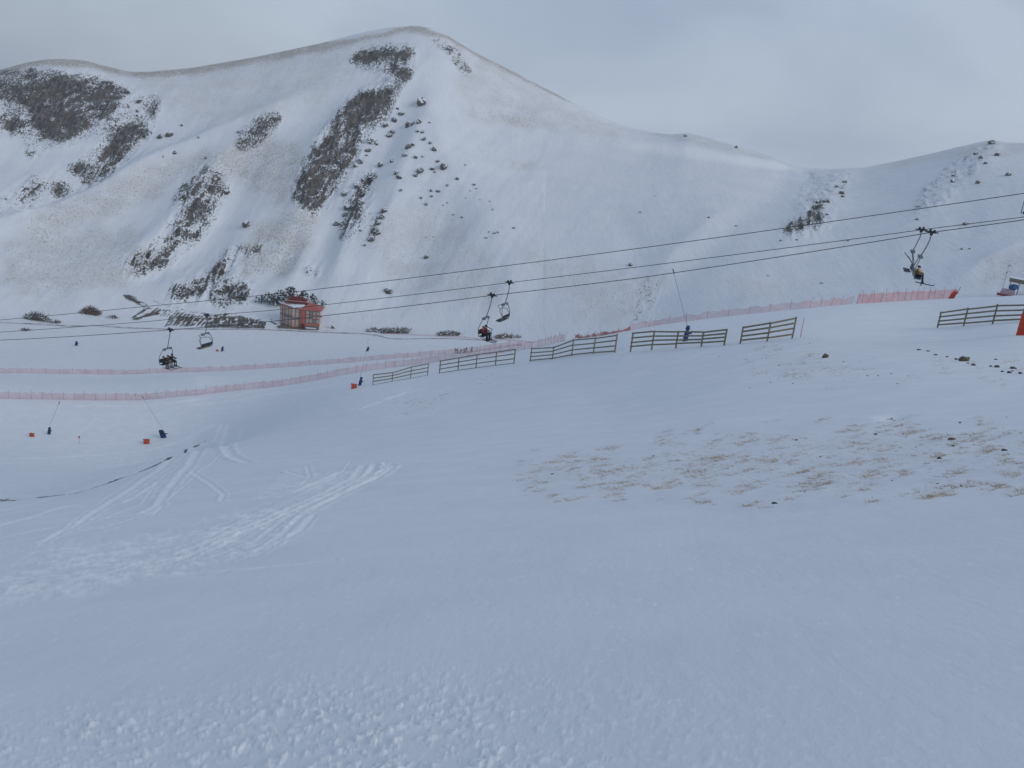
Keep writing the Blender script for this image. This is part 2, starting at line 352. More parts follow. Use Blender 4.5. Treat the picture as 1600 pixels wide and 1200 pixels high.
# ski and sledge tracks pressed in the fresh snow of the near slope
fresh_or_sunlit = np.zeros_like(Z)
TR = [([(345,664),(335,690),(300,700),(235,745),(180,780),(120,822),(60,850)], .22),
 ([(355,664),(347,690),(310,705),(290,735),(262,765),(248,790),(220,805),(150,812),(60,830),(0,842)], .22),
 ([(330,665),(280,690),(160,710),(60,716),(0,718)], .18), ([(300,742),(250,752),(195,785)], .18),
 ([(570,727),(555,748),(500,775),(420,810),(340,842),(270,868),(150,900),(0,935)], .26),
 ([(585,726),(578,740),(520,772),(440,806),(350,846),(280,875),(150,912),(0,940)], .26),
 ([(600,724),(612,730),(585,750),(530,775),(470,808),(430,845),(390,870)], .24), ([(490,806),(470,830),(400,868)], .18),
 ([(610,724),(618,728),(600,742),(560,762)], .15),
 ([(540,735),(460,770),(360,782)], .22), ([(445,735),(480,745),(520,745),(570,735)], .18), ([(480,728),(485,745),(470,760)], .12),
 ([(300,738),(330,755),(350,772),(345,783)], .15), ([(345,690),(360,712),(390,722)], .25),
 ([(110,790),(60,805),(0,823)], .2), ([(260,868),(160,890),(60,905),(0,915)], .3), ([(250,800),(160,825),(0,850)], .14),
 ([(520,876),(400,888),(250,900)], .15),
 ([(640,612),(560,640),(500,650)], .3), ([(430,606),(330,622),(240,632),(120,634)], .6), ([(540,598),(430,614),(300,632)], .5),
 ([(200,644),(150,655),(110,685)], .12), ([(1440,497),(1500,494),(1560,492)], .12)]
TR += [([(560,745),(470,780),(360,815),(240,850),(120,880),(0,900)], .12), ([(430,845),(330,872),(200,900),(80,922),(0,945)], .13), ([(250,805),(150,835),(60,855),(0,870)], .12), ([(320,845),(200,880),(90,905),(0,922)], .12), ([(300,700),(210,735),(120,765),(40,790),(0,800)], .12), ([(190,812),(90,842),(0,862)], .1), ([(480,790),(380,805),(300,800)], .1)]
rt_ = random.Random(9)
def blend(A_, B_, f):
    n_ = 8; qa = [np.array(A_, float), np.array(B_, float)]; o_ = []
    for q in qa:
        s_ = np.linspace(0, len(q)-1, n_); o_.append(np.stack([np.interp(s_, range(len(q)), q[:, 0]), np.interp(s_, range(len(q)), q[:, 1])], 1))
    r_ = o_[0]*(1-f)+o_[1]*f; r_[1:-1] += [[rt_.uniform(-9, 9), rt_.uniform(-3, 3)] for _ in range(n_-2)]; return [tuple(q) for q in r_]
for f in (.1, .9): TR.append((blend(TR[4][0], TR[1][0]+[(-60,860)], f), .10))
for f in (.25, .6, 1.1): TR.append((blend(TR[5][0], TR[6][0]+[(300,885),(150,905),(0,925)], f), .11))
for f in (-.2, .6): TR.append((blend(TR[0][0]+[(0,862)], TR[1][0], f), .09))
for k, (p, wd) in enumerate(TR):
    D, S = polydist(p); wl_ = np.clip(.0036*RG*wd/.2, .05, .4)
    m = D < 2.5
    g = np.zeros_like(Z); brk = np.zeros_like(Z)
    brk[m] = sstep(-.5, .3, fbm(X[m]/(wl_[m].mean()*2.5), Y[m]/(wl_[m].mean()*2.5), 3, 300+k)+.1)
    g[m] = np.exp(-(D[m]/wl_[m])**2)
    fresh_or_sunlit = np.maximum(fresh_or_sunlit, g*(.5+.5*brk)*(.85 if wd > .13 else .38))
    Z = Z+(RG < 130)*wl_*(-.22*g+.30*np.exp(-((D-wl_*1.7)/(wl_*.7))**2)*brk)
churn = inpoly([(0,880),(120,850),(260,830),(420,790),(480,800),(440,850),(340,880),(180,920),(0,950)], 14, 8)+.7*inpoly([(430,745),(520,735),(560,745),(480,770),(400,780)], 8, 9)+.5*inpoly([(0,715),(180,705),(240,730),(110,760),(0,760)], 10, 10)+.5*inpoly([(560,640),(640,600),(780,600),(700,640),(600,660)], 14, 11)
churn = blur(np.clip(churn, 0, 1), 6)
cn = fbm((X*.8+Y*.6)/.22, (Y*.8-X*.6)/.45, 5, 91, .65); fresh_or_sunlit = np.maximum(fresh_or_sunlit, churn*sstep(-.05, .42, cn)*1.0); Z = Z+churn*cn*.03
# clods of loose snow at the viewer's feet
foot = sstep(15, 130, V-(1060-.16*U+.00008*U*U)) * sstep(1500, 500, U)*(RG < 9)+sstep(100, 260, V-(1000-.05*U))*.35*(RG < 9)
foot = np.clip(foot, 0, 1)*(V < 1500)
foot *= .35+.65*sstep(1050, 450, U)
foot *= .7+.3*sstep(-.25, .25, fbm((X*.8+Y*.6)/.45, (Y*.8-X*.6)/1.2, 3, 43))
nm = RG < 9
xx, yy = X[nm], Y[nm]; c1 = fbm(xx/.052, yy/.052, 4, 41, .6); c2 = fbm(xx/.030, yy/.030, 2, 47)
add = np.zeros_like(Z); lump = np.clip(c1*1.3-.08, 0, 1)
add[nm] = foot[nm]*(lump*.036+c2*.003); Z = Z+add
fr = np.zeros_like(Z); fr[nm] = foot[nm]*np.clip(lump*2.2, 0, 1)*.85+sstep(.62, .75, fbm(xx/.05, yy/.05, 2, 61))*.5*sstep(700, 900, V[nm])
fresh_or_sunlit = np.clip(np.maximum(fresh_or_sunlit, fr), 0, 1)
fresh_or_sunlit = np.maximum(fresh_or_sunlit, box(inpoly([(985,222),(1060,226),(1130,238),(1235,260),(1250,266),(1180,262),(1080,246),(980,234)], 3, 3), 5)*.8)  # sunlight along the saddle, painted into the colour as whiter snow
# wind drifts
dr = fbm((X*.83+Y*.55)/1.3, (Y*.83-X*.55)/5.5, 4, 81)*.022+fbm((X*.83+Y*.55)/4.5, (Y*.83-X*.55)/16., 3, 85)*.07
Z = Z+dr*(1-MT)*sstep(3, 25, RG)*(1-churn)
Z += grass*(1-MT)*fbm(X/.5, Y/.5, 3, 95)*.045

# ------------------------------------------------------------------ materials
def mat(name, col=(.5, .5, .5), rough=.7, metal=0, var=0.0, vscale=6.0, bump=0.0, bscale=30.0, alpha=1.0, spec=.3):
    m = bpy.data.materials.new(name); m.use_nodes = True; t = m.node_tree; b = t.nodes['Principled BSDF']
    b.inputs['Base Color'].default_value = (*col, 1); b.inputs['Roughness'].default_value = rough; b.inputs['Metallic'].default_value = metal
    b.inputs['Specular IOR Level'].default_value = spec
    if var or bump:
        c = N(t, 'ShaderNodeTexCoord'); n = N(t, 'ShaderNodeTexNoise'); n.inputs['Scale'].default_value = vscale; n.inputs['Detail'].default_value = 5
        t.links.new(c.outputs['Object'], n.inputs[0])
        if var:
            r = N(t, 'ShaderNodeMapRange'); r.inputs[3].default_value = 1-var; r.inputs[4].default_value = 1+var; r.inputs[1].default_value = .25; r.inputs[2].default_value = .75
            s = N(t, 'ShaderNodeVectorMath', operation='SCALE'); s.inputs[0].default_value = col
            t.links.new(n.outputs[0], r.inputs[0]); t.links.new(r.outputs[0], s.inputs['Scale']); t.links.new(s.outputs[0], b.inputs['Base Color'])
        if bump:
            n2 = N(t, 'ShaderNodeTexNoise'); n2.inputs['Scale'].default_value = bscale; n2.inputs['Detail'].default_value = 4
            t.links.new(c.outputs['Object'], n2.inputs[0]); bp = N(t, 'ShaderNodeBump'); bp.inputs[0].default_value = bump; bp.inputs[1].default_value = .05
            t.links.new(n2.outputs[0], bp.inputs['Height']); t.links.new(bp.outputs[0], b.inputs['Normal'])
    if alpha < 1:
        tr = N(t, 'ShaderNodeBsdfTransparent'); mx = N(t, 'ShaderNodeMixShader'); mx.inputs[0].default_value = alpha
        o = t.nodes['Material Output']; t.links.new(tr.outputs[0], mx.inputs[1]); t.links.new(b.outputs[0], mx.inputs[2]); t.links.new(mx.outputs[0], o.inputs[0])
    return m
SNOW = (.80, .835, .90)
def math_(t, op, a, b=None, clamp=False):
    n = N(t, 'ShaderNodeMath', operation=op); n.use_clamp = clamp
    for i, q in enumerate((a, b)):
        if q is None: continue
        if isinstance(q, (int, float)): n.inputs[i].default_value = q
        else: t.links.new(q, n.inputs[i])
    return n.outputs[0]
def noise(t, vec, scale, detail=4, rough=.55):
    n = N(t, 'ShaderNodeTexNoise'); n.inputs['Scale'].default_value = scale; n.inputs['Detail'].default_value = detail; n.inputs['Roughness'].default_value = rough
    t.links.new(vec, n.inputs[0]); return n.outputs[0]
def mixc(t, f, a, b):
    n = N(t, 'ShaderNodeMix', data_type='RGBA')
    if isinstance(f, (int, float)): n.inputs[0].default_value = f
    else: t.links.new(f, n.inputs[0])
    for i, q in ((6, a), (7, b)):
        if isinstance(q, tuple): n.inputs[i].default_value = (*q, 1)
        else: t.links.new(q, n.inputs[i])
    return n.outputs[2]
def ramp(t, v, a, b):
    n = N(t, 'ShaderNodeMapRange', interpolation_type='SMOOTHSTEP'); n.inputs[1].default_value = a; n.inputs[2].default_value = b
    t.links.new(v, n.inputs[0]); return n.outputs[0]
def attr(t, name):
    n = N(t, 'ShaderNodeAttribute'); n.attribute_name = name; return n.outputs['Fac']
def terrain_mat(name, far):
    m = bpy.data.materials.new(name); m.use_nodes = True; t = m.node_tree; b = t.nodes['Principled BSDF']
    g = N(t, 'ShaderNodeNewGeometry'); P = g.outputs['Position']
    mp = N(t, 'ShaderNodeMapping'); t.links.new(P, mp.inputs[0])
    mp.inputs['Rotation'].default_value = (0, 0, rad(33)); mp.inputs['Scale'].default_value = (1, .3, 1)
    D = mp.outputs[0]
    snow = mixc(t, ramp(t, noise(t, P, .06 if far else .5, 4), .35, .7), (.785, .812, .862), (.835, .857, .893))
    fr = attr(t, 'fresh_or_sunlit'); snow = mixc(t, fr, snow, (.955, .965, .975))
    mv = N(t, 'ShaderNodeMapping'); t.links.new(P, mv.inputs[0]); mv.inputs['Scale'].default_value = (1, .55, .35)
    fine = noise(t, mv.outputs[0] if far else P, 1.25 if far else 9., 5, .75); mid = noise(t, P, .16 if far else 2.2, 4, .6)
    ra = attr(t, 'rock'); ga = attr(t, 'grass'); da = attr(t, 'dirt')
    # rock: clumps, broken by snow caught on ledges
    s1 = math_(t, 'ADD', math_(t, 'MULTIPLY', fine, .80), math_(t, 'MULTIPLY', mid, .20))
    thr = math_(t, 'SUBTRACT', 1.0, ra)
    lo = math_(t, 'SUBTRACT', s1, math_(t, 'ADD', math_(t, 'MULTIPLY', thr, .20), .385))
    sn_ = N(t, 'ShaderNodeSeparateXYZ'); t.links.new(g.outputs['Normal'], sn_.inputs[0])
    if far: lo = math_(t, 'ADD', lo, math_(t, 'MULTIPLY', math_(t, 'SUBTRACT', .80, sn_.outputs[2]), .50))
    rf = ramp(t, lo, -.01, .035); rf = math_(t, 'MULTIPLY', rf, ramp(t, ra, .10, .3))
    rc = mixc(t, ramp(t, noise(t, mv.outputs[0], .55 if far else 3, 6, .75), .38, .64), (.022, .022, .023), (.17, .155, .145))
    rc = mixc(t, math_(t, 'MULTIPLY', ramp(t, noise(t, P, .05, 3), .45, .6), .4), rc, (.11, .095, .075))
    gs = noise(t, D, 1.5 if far else 7., 6, .8)
    gl = math_(t, 'SUBTRACT', gs, math_(t, 'SUBTRACT', .67, math_(t, 'MULTIPLY', ga, .27)))
    gf = math_(t, 'MULTIPLY', ramp(t, gl, .0, .08), ramp(t, ga, .05, .3)); gf = math_(t, 'MULTIPLY', gf, .68 if far else .5)
    wash = math_(t, 'MULTIPLY', math_(t, 'MULTIPLY', ga, .48 if far else .20), ramp(t, noise(t, P, .09 if far else 1.3, 5, .7), .32, .62))
    col = mixc(t, wash, snow, (.46, .40, .31))
    col = mixc(t, gf, col, (.24, .195, .13))
    col = mixc(t, rf, col, rc)
    df = math_(t, 'MULTIPLY', da, ramp(t, noise(t, P, .5 if far else 5, 3), .28, .5))
    df = ramp(t, df, .12, .7)
    col = mixc(t, df, col, mixc(t, noise(t, P, .2, 3), (.05, .045, .042), (.13, .11, .095)))
    t.links.new(col, b.inputs['Base Color']); b.inputs['Roughness'].default_value = .85; b.inputs['Specular IOR Level'].default_value = .15
    hh = math_(t, 'ADD', math_(t, 'MULTIPLY', noise(t, D, .35 if far else 14, 5, .6), 1.0 if far else .006),
               math_(t, 'MULTIPLY', noise(t, P, 1.2 if far else 60, 3), .5 if far else .0015))
    if not far:
        hh = math_(t, 'ADD', hh, math_(t, 'MULTIPLY', noise(t, D, 1.6, 4), .03))
    hh = math_(t, 'ADD', hh, math_(t, 'MULTIPLY', math_(t, 'MULTIPLY', rf, fine), 1.2 if far else .1))
    bp = N(t, 'ShaderNodeBump'); bp.inputs[0].default_value = .38 if far else .85; bp.inputs[1].default_value = 1.0
    t.links.new(hh, bp.inputs['Height']); t.links.new(bp.outputs[0], b.inputs['Normal'])
    return m
# ------------------------------------------------------------------ terrain meshes
Pv = np.stack([X, Y, Z], -1).reshape(-1, 3)
ii = np.arange(NA); i2 = (ii+1) % NA; jj = np.arange(NR-1)
A = (ii[:, None]*NR+jj[None]).ravel(); B = (i2[:, None]*NR+jj[None]).ravel()
Fc = np.stack([A, A+1, B+1, B], -1)
isM = ((RR[:-1]+RR[1:])[None, :]/2 > np.minimum(rbase, rbase[:].mean()*3)).repeat(1, 0).reshape(-1) if False else ((RR[:-1])[None, :] > rbase).reshape(-1)
def grid_mesh(name, faces, extra=None):
    used, inv = np.unique(faces, return_inverse=True); f = inv.reshape(faces.shape).astype(np.int32)
    me = bpy.data.meshes.new(name); vs = Pv[used]
    me.vertices.add(len(vs)); me.vertices.foreach_set('co', vs.astype(np.float32).ravel())
    me.loops.add(f.size); me.loops.foreach_set('vertex_index', f.ravel())
    me.polygons.add(len(f)); me.polygons.foreach_set('loop_start', np.arange(0, f.size, 4, dtype=np.int32)); me.polygons.foreach_set('loop_total', np.full(len(f), 4, np.int32))
    me.polygons.foreach_set('use_smooth', np.ones(len(f), bool))
    me.update(calc_edges=True)
    for nm_, arr in (('rock', rock), ('grass', grass), ('dirt', dirt), ('fresh_or_sunlit', fresh_or_sunlit)):
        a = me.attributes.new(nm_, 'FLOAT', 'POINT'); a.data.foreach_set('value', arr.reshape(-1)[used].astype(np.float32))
    o = bpy.data.objects.new(name, me); C.objects.link(o); return o
slope = grid_mesh('snow_slope', Fc[~isM]); slope.data.materials.append(terrain_mat('near_snow', False)); slope['kind'] = 'structure'
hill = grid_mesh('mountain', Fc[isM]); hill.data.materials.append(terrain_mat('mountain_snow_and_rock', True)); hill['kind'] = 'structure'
# plug under the viewer's feet (inside the first ring)
bm = bmesh.new(); c0 = bm.verts.new((0, 0, -EYE)); ring = [bm.verts.new(Pv[i*NR]) for i in range(0, NA)]
for k in range(NA): bm.faces.new((c0, ring[(k+1) % NA], ring[k]))
me = bpy.data.meshes.new('ground'); bm.to_mesh(me); bm.free(); me.materials.append(mat('trodden_snow', SNOW, .85))
o = bpy.data.objects.new('ground', me); C.objects.link(o); o['kind'] = 'structure'
# ------------------------------------------------------------------ object helpers
def vec(*a): return np.array(a, float)
class MB:
    def __init__(s): s.v = []; s.f = []; s.m = []
    def add(s, vs, fs, mi=0):
        k = len(s.v); s.v += [tuple(map(float, v)) for v in vs]; s.f += [tuple(k+i for i in f) for f in fs]; s.m += [mi]*len(fs); return s
    def box(s, c, d, ax=None, mi=0, taper=1.0):
        c = np.array(c, float); h = np.array(d, float)/2
        ax = np.eye(3) if ax is None else np.array(ax, float)
        vs = []
        for z in (-1, 1):
            q = taper if z > 0 else 1
            for x, y in ((-1, -1), (1, -1), (1, 1), (-1, 1)): vs.append(c+ax[0]*x*h[0]*q+ax[1]*y*h[1]*q+ax[2]*z*h[2])
        return s.add(vs, [(3,2,1,0), (4,5,6,7), (0,1,5,4), (1,2,6,5), (2,3,7,6), (3,0,4,7)], mi)
    def tube(s, pts, r, n=6, mi=0, cap=True):
        P = [np.array(p, float) for p in pts]; rs = r if isinstance(r, (list, tuple)) else [r]*len(P)
        vs = []; fs = []; up = None
        for i, p in enumerate(P):
            d = P[min(i+1, len(P)-1)]-P[max(i-1, 0)]; d = d/(np.linalg.norm(d)+1e-12)
            if up is None: up = np.array([0, 0, 1.]) if abs(d[2]) < .9 else np.array([1., 0, 0])
            a = np.cross(d, up); a /= np.linalg.norm(a)+1e-12; b = np.cross(a, d); up = b
            for k in range(n):
                t = 2*math.pi*k/n; vs.append(p+(a*math.cos(t)+b*math.sin(t))*rs[i])
        for i in range(len(P)-1):
            for k in range(n): fs.append((i*n+k, i*n+(k+1) % n, (i+1)*n+(k+1) % n, (i+1)*n+k))
        if cap: fs.append(tuple(range(n))[::-1]); fs.append(tuple((len(P)-1)*n+k for k in range(n)))
        return s.add(vs, fs, mi)
    def prism(s, poly, a, b, mi=0):
        """poly: list of 3-D points, extruded along vector b-a"""
        d = np.array(b, float)-np.array(a, float); n = len(poly)
        vs = [np.array(p, float) for p in poly]+[np.array(p, float)+d for p in poly]
        fs = [tuple(range(n))[::-1], tuple(range(n, 2*n))]+[(i, (i+1) % n, n+(i+1) % n, n+i) for i in range(n)]
        return s.add(vs, fs, mi)
    def build(s, name, mats, parent=None, smooth=False):
        me = bpy.data.meshes.new(name); me.from_pydata(s.v, [], s.f); 
        for m in (mats if isinstance(mats, (list, tuple)) else [mats]): me.materials.append(m)
        me.polygons.foreach_set('material_index', s.m)
        if smooth: me.polygons.foreach_set('use_smooth', [True]*len(s.f))
        b = bmesh.new(); b.from_mesh(me); bmesh.ops.recalc_face_normals(b, faces=b.faces); b.to_mesh(me); b.free()
        o = bpy.data.objects.new(name, me); C.objects.link(o)
        if parent is not None: o.parent = parent
        return o
ORD = 'first second third fourth fifth sixth seventh eighth ninth tenth eleventh twelfth thirteenth fourteenth fifteenth sixteenth'.split()
def row_labels(items, per, fmt):
    """items: (u, v); rows counted from the top, places counted from the left"""
    o = sorted(range(len(items)), key=lambda i: items[i][1]); out = [None]*len(items)
    for r in range(0, len(o), per):
        row = sorted(o[r:r+per], key=lambda i: items[i][0])
        for c_, i in enumerate(row): out[i] = fmt.format(ORD[c_], ORD[r//per])
    return out
def tag(o, label, cat, group=None, kind=None):
    o['label'] = label; o['category'] = cat
    if group: o['group'] = group
    if kind: o['kind'] = kind
    return o
def thing(name, label, cat, loc, yaw=0, group=None):
    o = bpy.data.objects.new(name, None); C.objects.link(o); o.location = tuple(map(float, loc)); o.rotation_euler = (0, 0, yaw); o.empty_display_size = .5
    return tag(o, label, cat, group)
MW = mat('weathered_wood', (.20, .18, .13), .8, var=.35, vscale=5)
MST = mat('galvanised_steel', (.20, .22, .24), .5, metal=.3, var=.2)
MPS = mat('pale_steel', (.30, .33, .38), .5)
MDK = mat('dark_steel', (.035, .04, .05), .5, var=.2)
MBL = mat('blue_padding', (.022, .045, .17), .7, var=.25, vscale=3)
MBD = mat('navy_strap', (.01, .018, .05), .7)
MOR = mat('orange_plastic', (.50, .075, .03), .55, var=.15)
MORD = mat('red_orange_padding', (.55, .06, .025), .6, var=.25, vscale=3)
MCB = mat('cable_steel', (.03, .034, .04), .5)
MSN = mat('settled_snow', SNOW, .85)
MWS = mat('bench_wood', (.20, .16, .085), .7, var=.2)
MGR = mat('dark_seat', (.03, .034, .045), .6, var=.3)
# ---- snow fences
FN = [
 ([(582.5,601.5,586),(612.8,596,582.5),(641.5,591,574),(668,586.5,569)], (0,.36,.68,1), 'weathered timber snow fence, short four-post panel farthest downhill beside the orange box'),
 ([(686.7,583.2,565),(715.5,578.7,560),(743.7,575,555),(774,571,551),(803,568,546.5)], (0,.34,.67,1), 'weathered timber snow fence of five posts below the small group of skiers'),
 ([(828.5,565,544.5),(863,561.5,542.5),(893,556.5,531),(927,553,528),(960.5,551,523)], (.08,.36,.64,.92), 'weathered timber snow fence in front of the slumped red netting'),
 ([(985,550,521.6),(1018,547,518.5),(1055.8,544.4,519),(1095.5,541.7,519.5),(1131.4,540,515.5)], (.28,.5,.73,.97), 'weathered timber snow fence standing in front of the tall blue lance base'),
 ([(1156.4,537.4,512),(1198.4,533.9,505),(1237.6,529,497)], (.22,.48,.73,.96), 'weathered timber snow fence of three posts next to the thin red marker pole'),
 ([(1464.8,512,488.6),(1505.5,509.5,482.7),(1550.8,506.3,477.5),(1602,503.5,476.5),(1655,500,474)], (.17,.42,.68,.93), 'weathered timber snow fence at the right, behind the orange tower padding'),
]
for posts, rails, lab in FN:
    base = ground_at(*posts[0][:2], 40); t = thing('snow_fence', lab, 'snow fence', base, 0, 'timber snow fences in a broken row across the slope')
    B_, T_ = [], []
    for (u, v, vt) in posts:
        p = ground_at(u, v, 40); h = (v-vt)*mpp(p)/cp*1.04; top = p+vec(0, 0, h)
        B_.append(p-base); T_.append(top-base)
    L = np.array(B_[-1])-np.array(B_[0]); L[2] = 0; L /= np.linalg.norm(L); nrm = vec(L[1], -L[0], 0)
    if nrm[1] > 0: nrm = -nrm
    for b0, t0 in zip(B_, T_):
        MB().box((b0+t0)/2-vec(0, 0, .2), (.13, .13, np.linalg.norm(t0-b0)+.45), [L, nrm, vec(0, 0, 1)]).build('post', MW, t)
    for fr_ in rails:
        for k in range(len(B_)-1):
            e0 = B_[k]*(1-fr_)+T_[k]*fr_+nrm*.10; e1 = B_[k+1]*(1-fr_)+T_[k+1]*fr_+nrm*.10
            d = e1-e0; ln = np.linalg.norm(d); d /= ln; z = np.cross(d, nrm); z /= np.linalg.norm(z)
            MB().box((e0+e1)/2+vec(0, 0, .02*math.sin(k*3+fr_*9)), (ln+.16, .045, .17), [d, nrm, z]).build('rail', MW, t)
# ---- red safety nets
def net_mat(name, col, al):
    m = mat(name, col, .8, var=.2, vscale=.8, alpha=.99); t = m.node_tree
    mx = [n for n in t.nodes if n.type == 'MIX_SHADER'][0]; tc_ = N(t, 'ShaderNodeTexCoord')
    n = noise(t, tc_.outputs['Object'], .45, 3); r = N(t, 'ShaderNodeMapRange'); r.inputs[1].default_value = .3; r.inputs[2].default_value = .7; r.inputs[3].default_value = al*.72; r.inputs[4].default_value = min(1, al*1.35)
    t.links.new(n, r.inputs[0]); t.links.new(r.outputs[0], mx.inputs[0]); return m
NP = net_mat('pink_net_mesh', (.58, .22, .25), .31); NR_ = net_mat('red_net_mesh', (.62, .10, .10), .4); ND = net_mat('bunched_red_net', (.42, .09, .08), .72)
MP1 = mat('grey_red_pole', (.22, .15, .17), .6)
def net(path, h, lab, m, step=2.6, lean=.12, slump=0.0, seed=0, name='safety_net', post=True, pr=.024):
    rn = random.Random(seed); W = [ground_at(u, v, 60) for u, v in path]
    cum = [0]
    for a_, b_ in zip(W, W[1:]): cum.append(cum[-1]+math.hypot(*(b_-a_)[:2]))
    W = np.array(W); cum = np.array(cum); n = max(2, int(cum[-1]/step)); base = W[0]
    t = thing(name, lab, 'safety net', base, 0, 'red safety nets along the pistes')
    q = np.linspace(0, cum[-1], n*4+1); x = np.interp(q, cum, W[:, 0]); y = np.interp(q, cum, W[:, 1])
    vs = []; prev = 0
    for k in range(len(q)):
        z = zat(x[k], y[k]); on = k % 4 == 0
        hh = h*(1-slump*rn.random())*(1 if on else .96); sway = rn.uniform(-1, 1)*lean*h*.5
        lx = rn.uniform(-1, 1)*.05
        b0 = vec(x[k], y[k], z-.1)-base; m0 = b0+vec(lx, sway*.5, hh*.5); t0 = b0+vec(lx*2, sway, hh+.1)
        vs += [b0, m0, t0]
        if on and post:
            MB().tube([b0-vec(0, 0, .2), b0+vec(rn.uniform(-1, 1)*lean, rn.uniform(-.5, .5)*lean, h*(1.12+.25*rn.random()))], pr, 5).build('pole', MP1, t)
    fs = []
    for k in range(len(q)-1): fs += [(k*3, k*3+3, k*3+4, k*3+1), (k*3+1, k*3+4, k*3+5, k*3+2)]
    MB().add(vs, fs).build('netting', m, t, True)
    return t
net([(-40,583),(0,583),(60,583.5),(120,584),(180,585),(240,583),(300,581),(360,579),(420,575),(480,571),(540,567),(600,561.5),(660,557),(720,551.5),(760,547.5),(815,541)], 1.7, 'long pale pink safety net, upper of the two across the valley piste', NP, 3.6, .25, .22, seed=1)
net([(-40,622),(0,623),(60,624),(120,625),(200,625.5),(260,622),(300,618.5),(350,612),(400,607),(460,600),(510,591),(560,582),(620,573.5),(680,566),(740,558),(800,549),(850,540),(882,533)], 1.75, 'long pink safety net, lower of the two, curving up to the snow fences', NP, 2.1, .25, .2, seed=2)
net([(880,532),(905,529),(940,524.5),(960,521),(985,516)], .75, 'slumped dark red netting heaped behind the third snow fence', ND, 2.0, .5, .65, 3, 'fallen_net')
net([(985,516),(1020,509.5),(1080,501.5),(1140,494),(1200,487.5),(1260,482),(1330,474.5)], 1.35, 'thin faint pink net following the brow behind the blue lance base', NP, 3.0, .3, .35, 4)
net([(1338,475),(1380,472),(1420,469.5),(1460,467.5),(1489,466.5)], 1.75, 'bright red safety net standing at the brow, ending in a bunched leaning end', NR_, 1.5, .4, .15, 5)
e = ground_at(1487, 466.6, 60); s_ = mpp(e)
MBx = MB(); tt = thing('rolled_net', 'bunched end of bright red netting tied to a slanting pole', 'safety net', e)
for k in range(7):
    MBx.tube([vec(-.5+k*.12, k*.03, -.05), vec(-.25+k*.13+.1, .1, .9), vec(.1+k*.09+.3, 0, 1.7-.1*k)], [.10, .07, .04], 6)
MBx.build('netting', mat('bright_red_bundle', (.60, .05, .035), .8, var=.3), tt, True); MB().tube([vec(.2, -.1, -.2), vec(1.0, -.1, 2.2)], .05).build('pole', MP1, tt)
net([(600,521.5),(660,524.5),(720,527.5),(780,531),(835,536)], .7, 'low faint net along the snowy road at the mountain foot', NP, 4.0, .3, .3, 6)
# ---- snow lances and valve boxes
def lance(u, v, hpx, wpx, tip, lab, yaw=.3, tilt=.12):
    p = ground_at(u, v, 40); s = mpp(p); h = hpx*s; wd = wpx*s; t = thing('snow_lance', lab, 'snow lance', p, yaw, 'blue padded snow lances on the pistes')
    lx = tilt*h
    m = MB()                                          # two cushions strapped round the mast, the upper one narrower and turned
    for z0, z1, w0, w1, off in ((-.15, .34, 1.0, .95, 0), (.345, .60, .98, .92, .35), (.61, .80, .62, .60, .6), (.81, 1.0, .76, .66, .85)):
        ring0 = []; 
        for z, ww in ((z0, w0*.94), (z0+.03, w0), (z1-.03, w1), (z1, w1*.92)):
            for k in range(10):
                a = 2*math.pi*k/10; ring0.append((lx*z+ww*wd/2*math.cos(a), ww*wd/2*.8*math.sin(a), z*h))
        fs = [(i*10+k, i*10+(k+1) % 10, (i+1)*10+(k+1) % 10, (i+1)*10+k) for i in range(3) for k in range(10)]+[tuple(range(10))[::-1], tuple(range(30, 40))]
        m.add(ring0, fs)
    m.build('base_padding', MBL, t, True)
    sb = MB()
    for z in (.34, .605, .805): sb.tube([(lx*z, 0, (z-.012)*h), (lx*z, 0, (z+.018)*h)], wd*.47, 12)
    sb.build('strap', MBD, t)
    ar = MB().box((wd*.55+lx*.55, -wd*.3, h*.55), (wd*.5, wd*.28, h*.09)); ar.build('control_box', MBL, t)
    if tip:
        a0 = p+vec(0, 0, h*.93); a, tn = px2az(np.array(tip[0]), np.array(tip[1])); r = math.hypot(p[0], p[1])*tip[2]
        q = vec(math.sin(a)*r, math.cos(a)*r, float(tn)*r)
        cy, sy = math.cos(-yaw), math.sin(-yaw)
        loc = lambda w_: vec((w_-p)[0]*cy-(w_-p)[1]*sy, (w_-p)[0]*sy+(w_-p)[1]*cy, (w_-p)[2])
        A_, Q_ = loc(a0), loc(q)
        MB().tube([A_, (A_+Q_)/2+vec(0, 0, -.05), Q_], [.035, .032, .028], 6).build('mast', MPS, t)
        d = (Q_-A_)/np.linalg.norm(Q_-A_); MB().tube([Q_-d*.1, Q_+d*.35, Q_+d*.55], [.05, .07, .035], 8).build('nozzle_head', MDK, t)
    return t
lance(76.5,678.5,11.5,5,(92,631,1.0),'small upright blue snow lance base beside the leftmost orange box, with a faint mast')
lance(256,683.5,12.5,9,(224,622,1.0),'blue snow lance leaning left across the lower pink net, mast clearly seen', .5, -.35)
lance(562,602.5,14,5,(572.5,549,1.05),'blue snow lance next to the orange box at the end of the snow fence row', .2, .15)
lance(573.5,549,7.5,4,(575,531,1.0),'small distant blue snow lance between the road and the upper pink net', .2, .25)
lance(119,540,7,4.5,None,'lone distant blue lance base on the piste above the upper net at far left')
lance(347,549,8,4,None,'distant blue lance base beside a tiny orange box under the empty chair', .1, .1)
lance(1070.5,533,25,8.5,(1053,427,1.0),'tall dark blue padded snow lance standing behind a snow fence, mast leaning left', .2, .05)
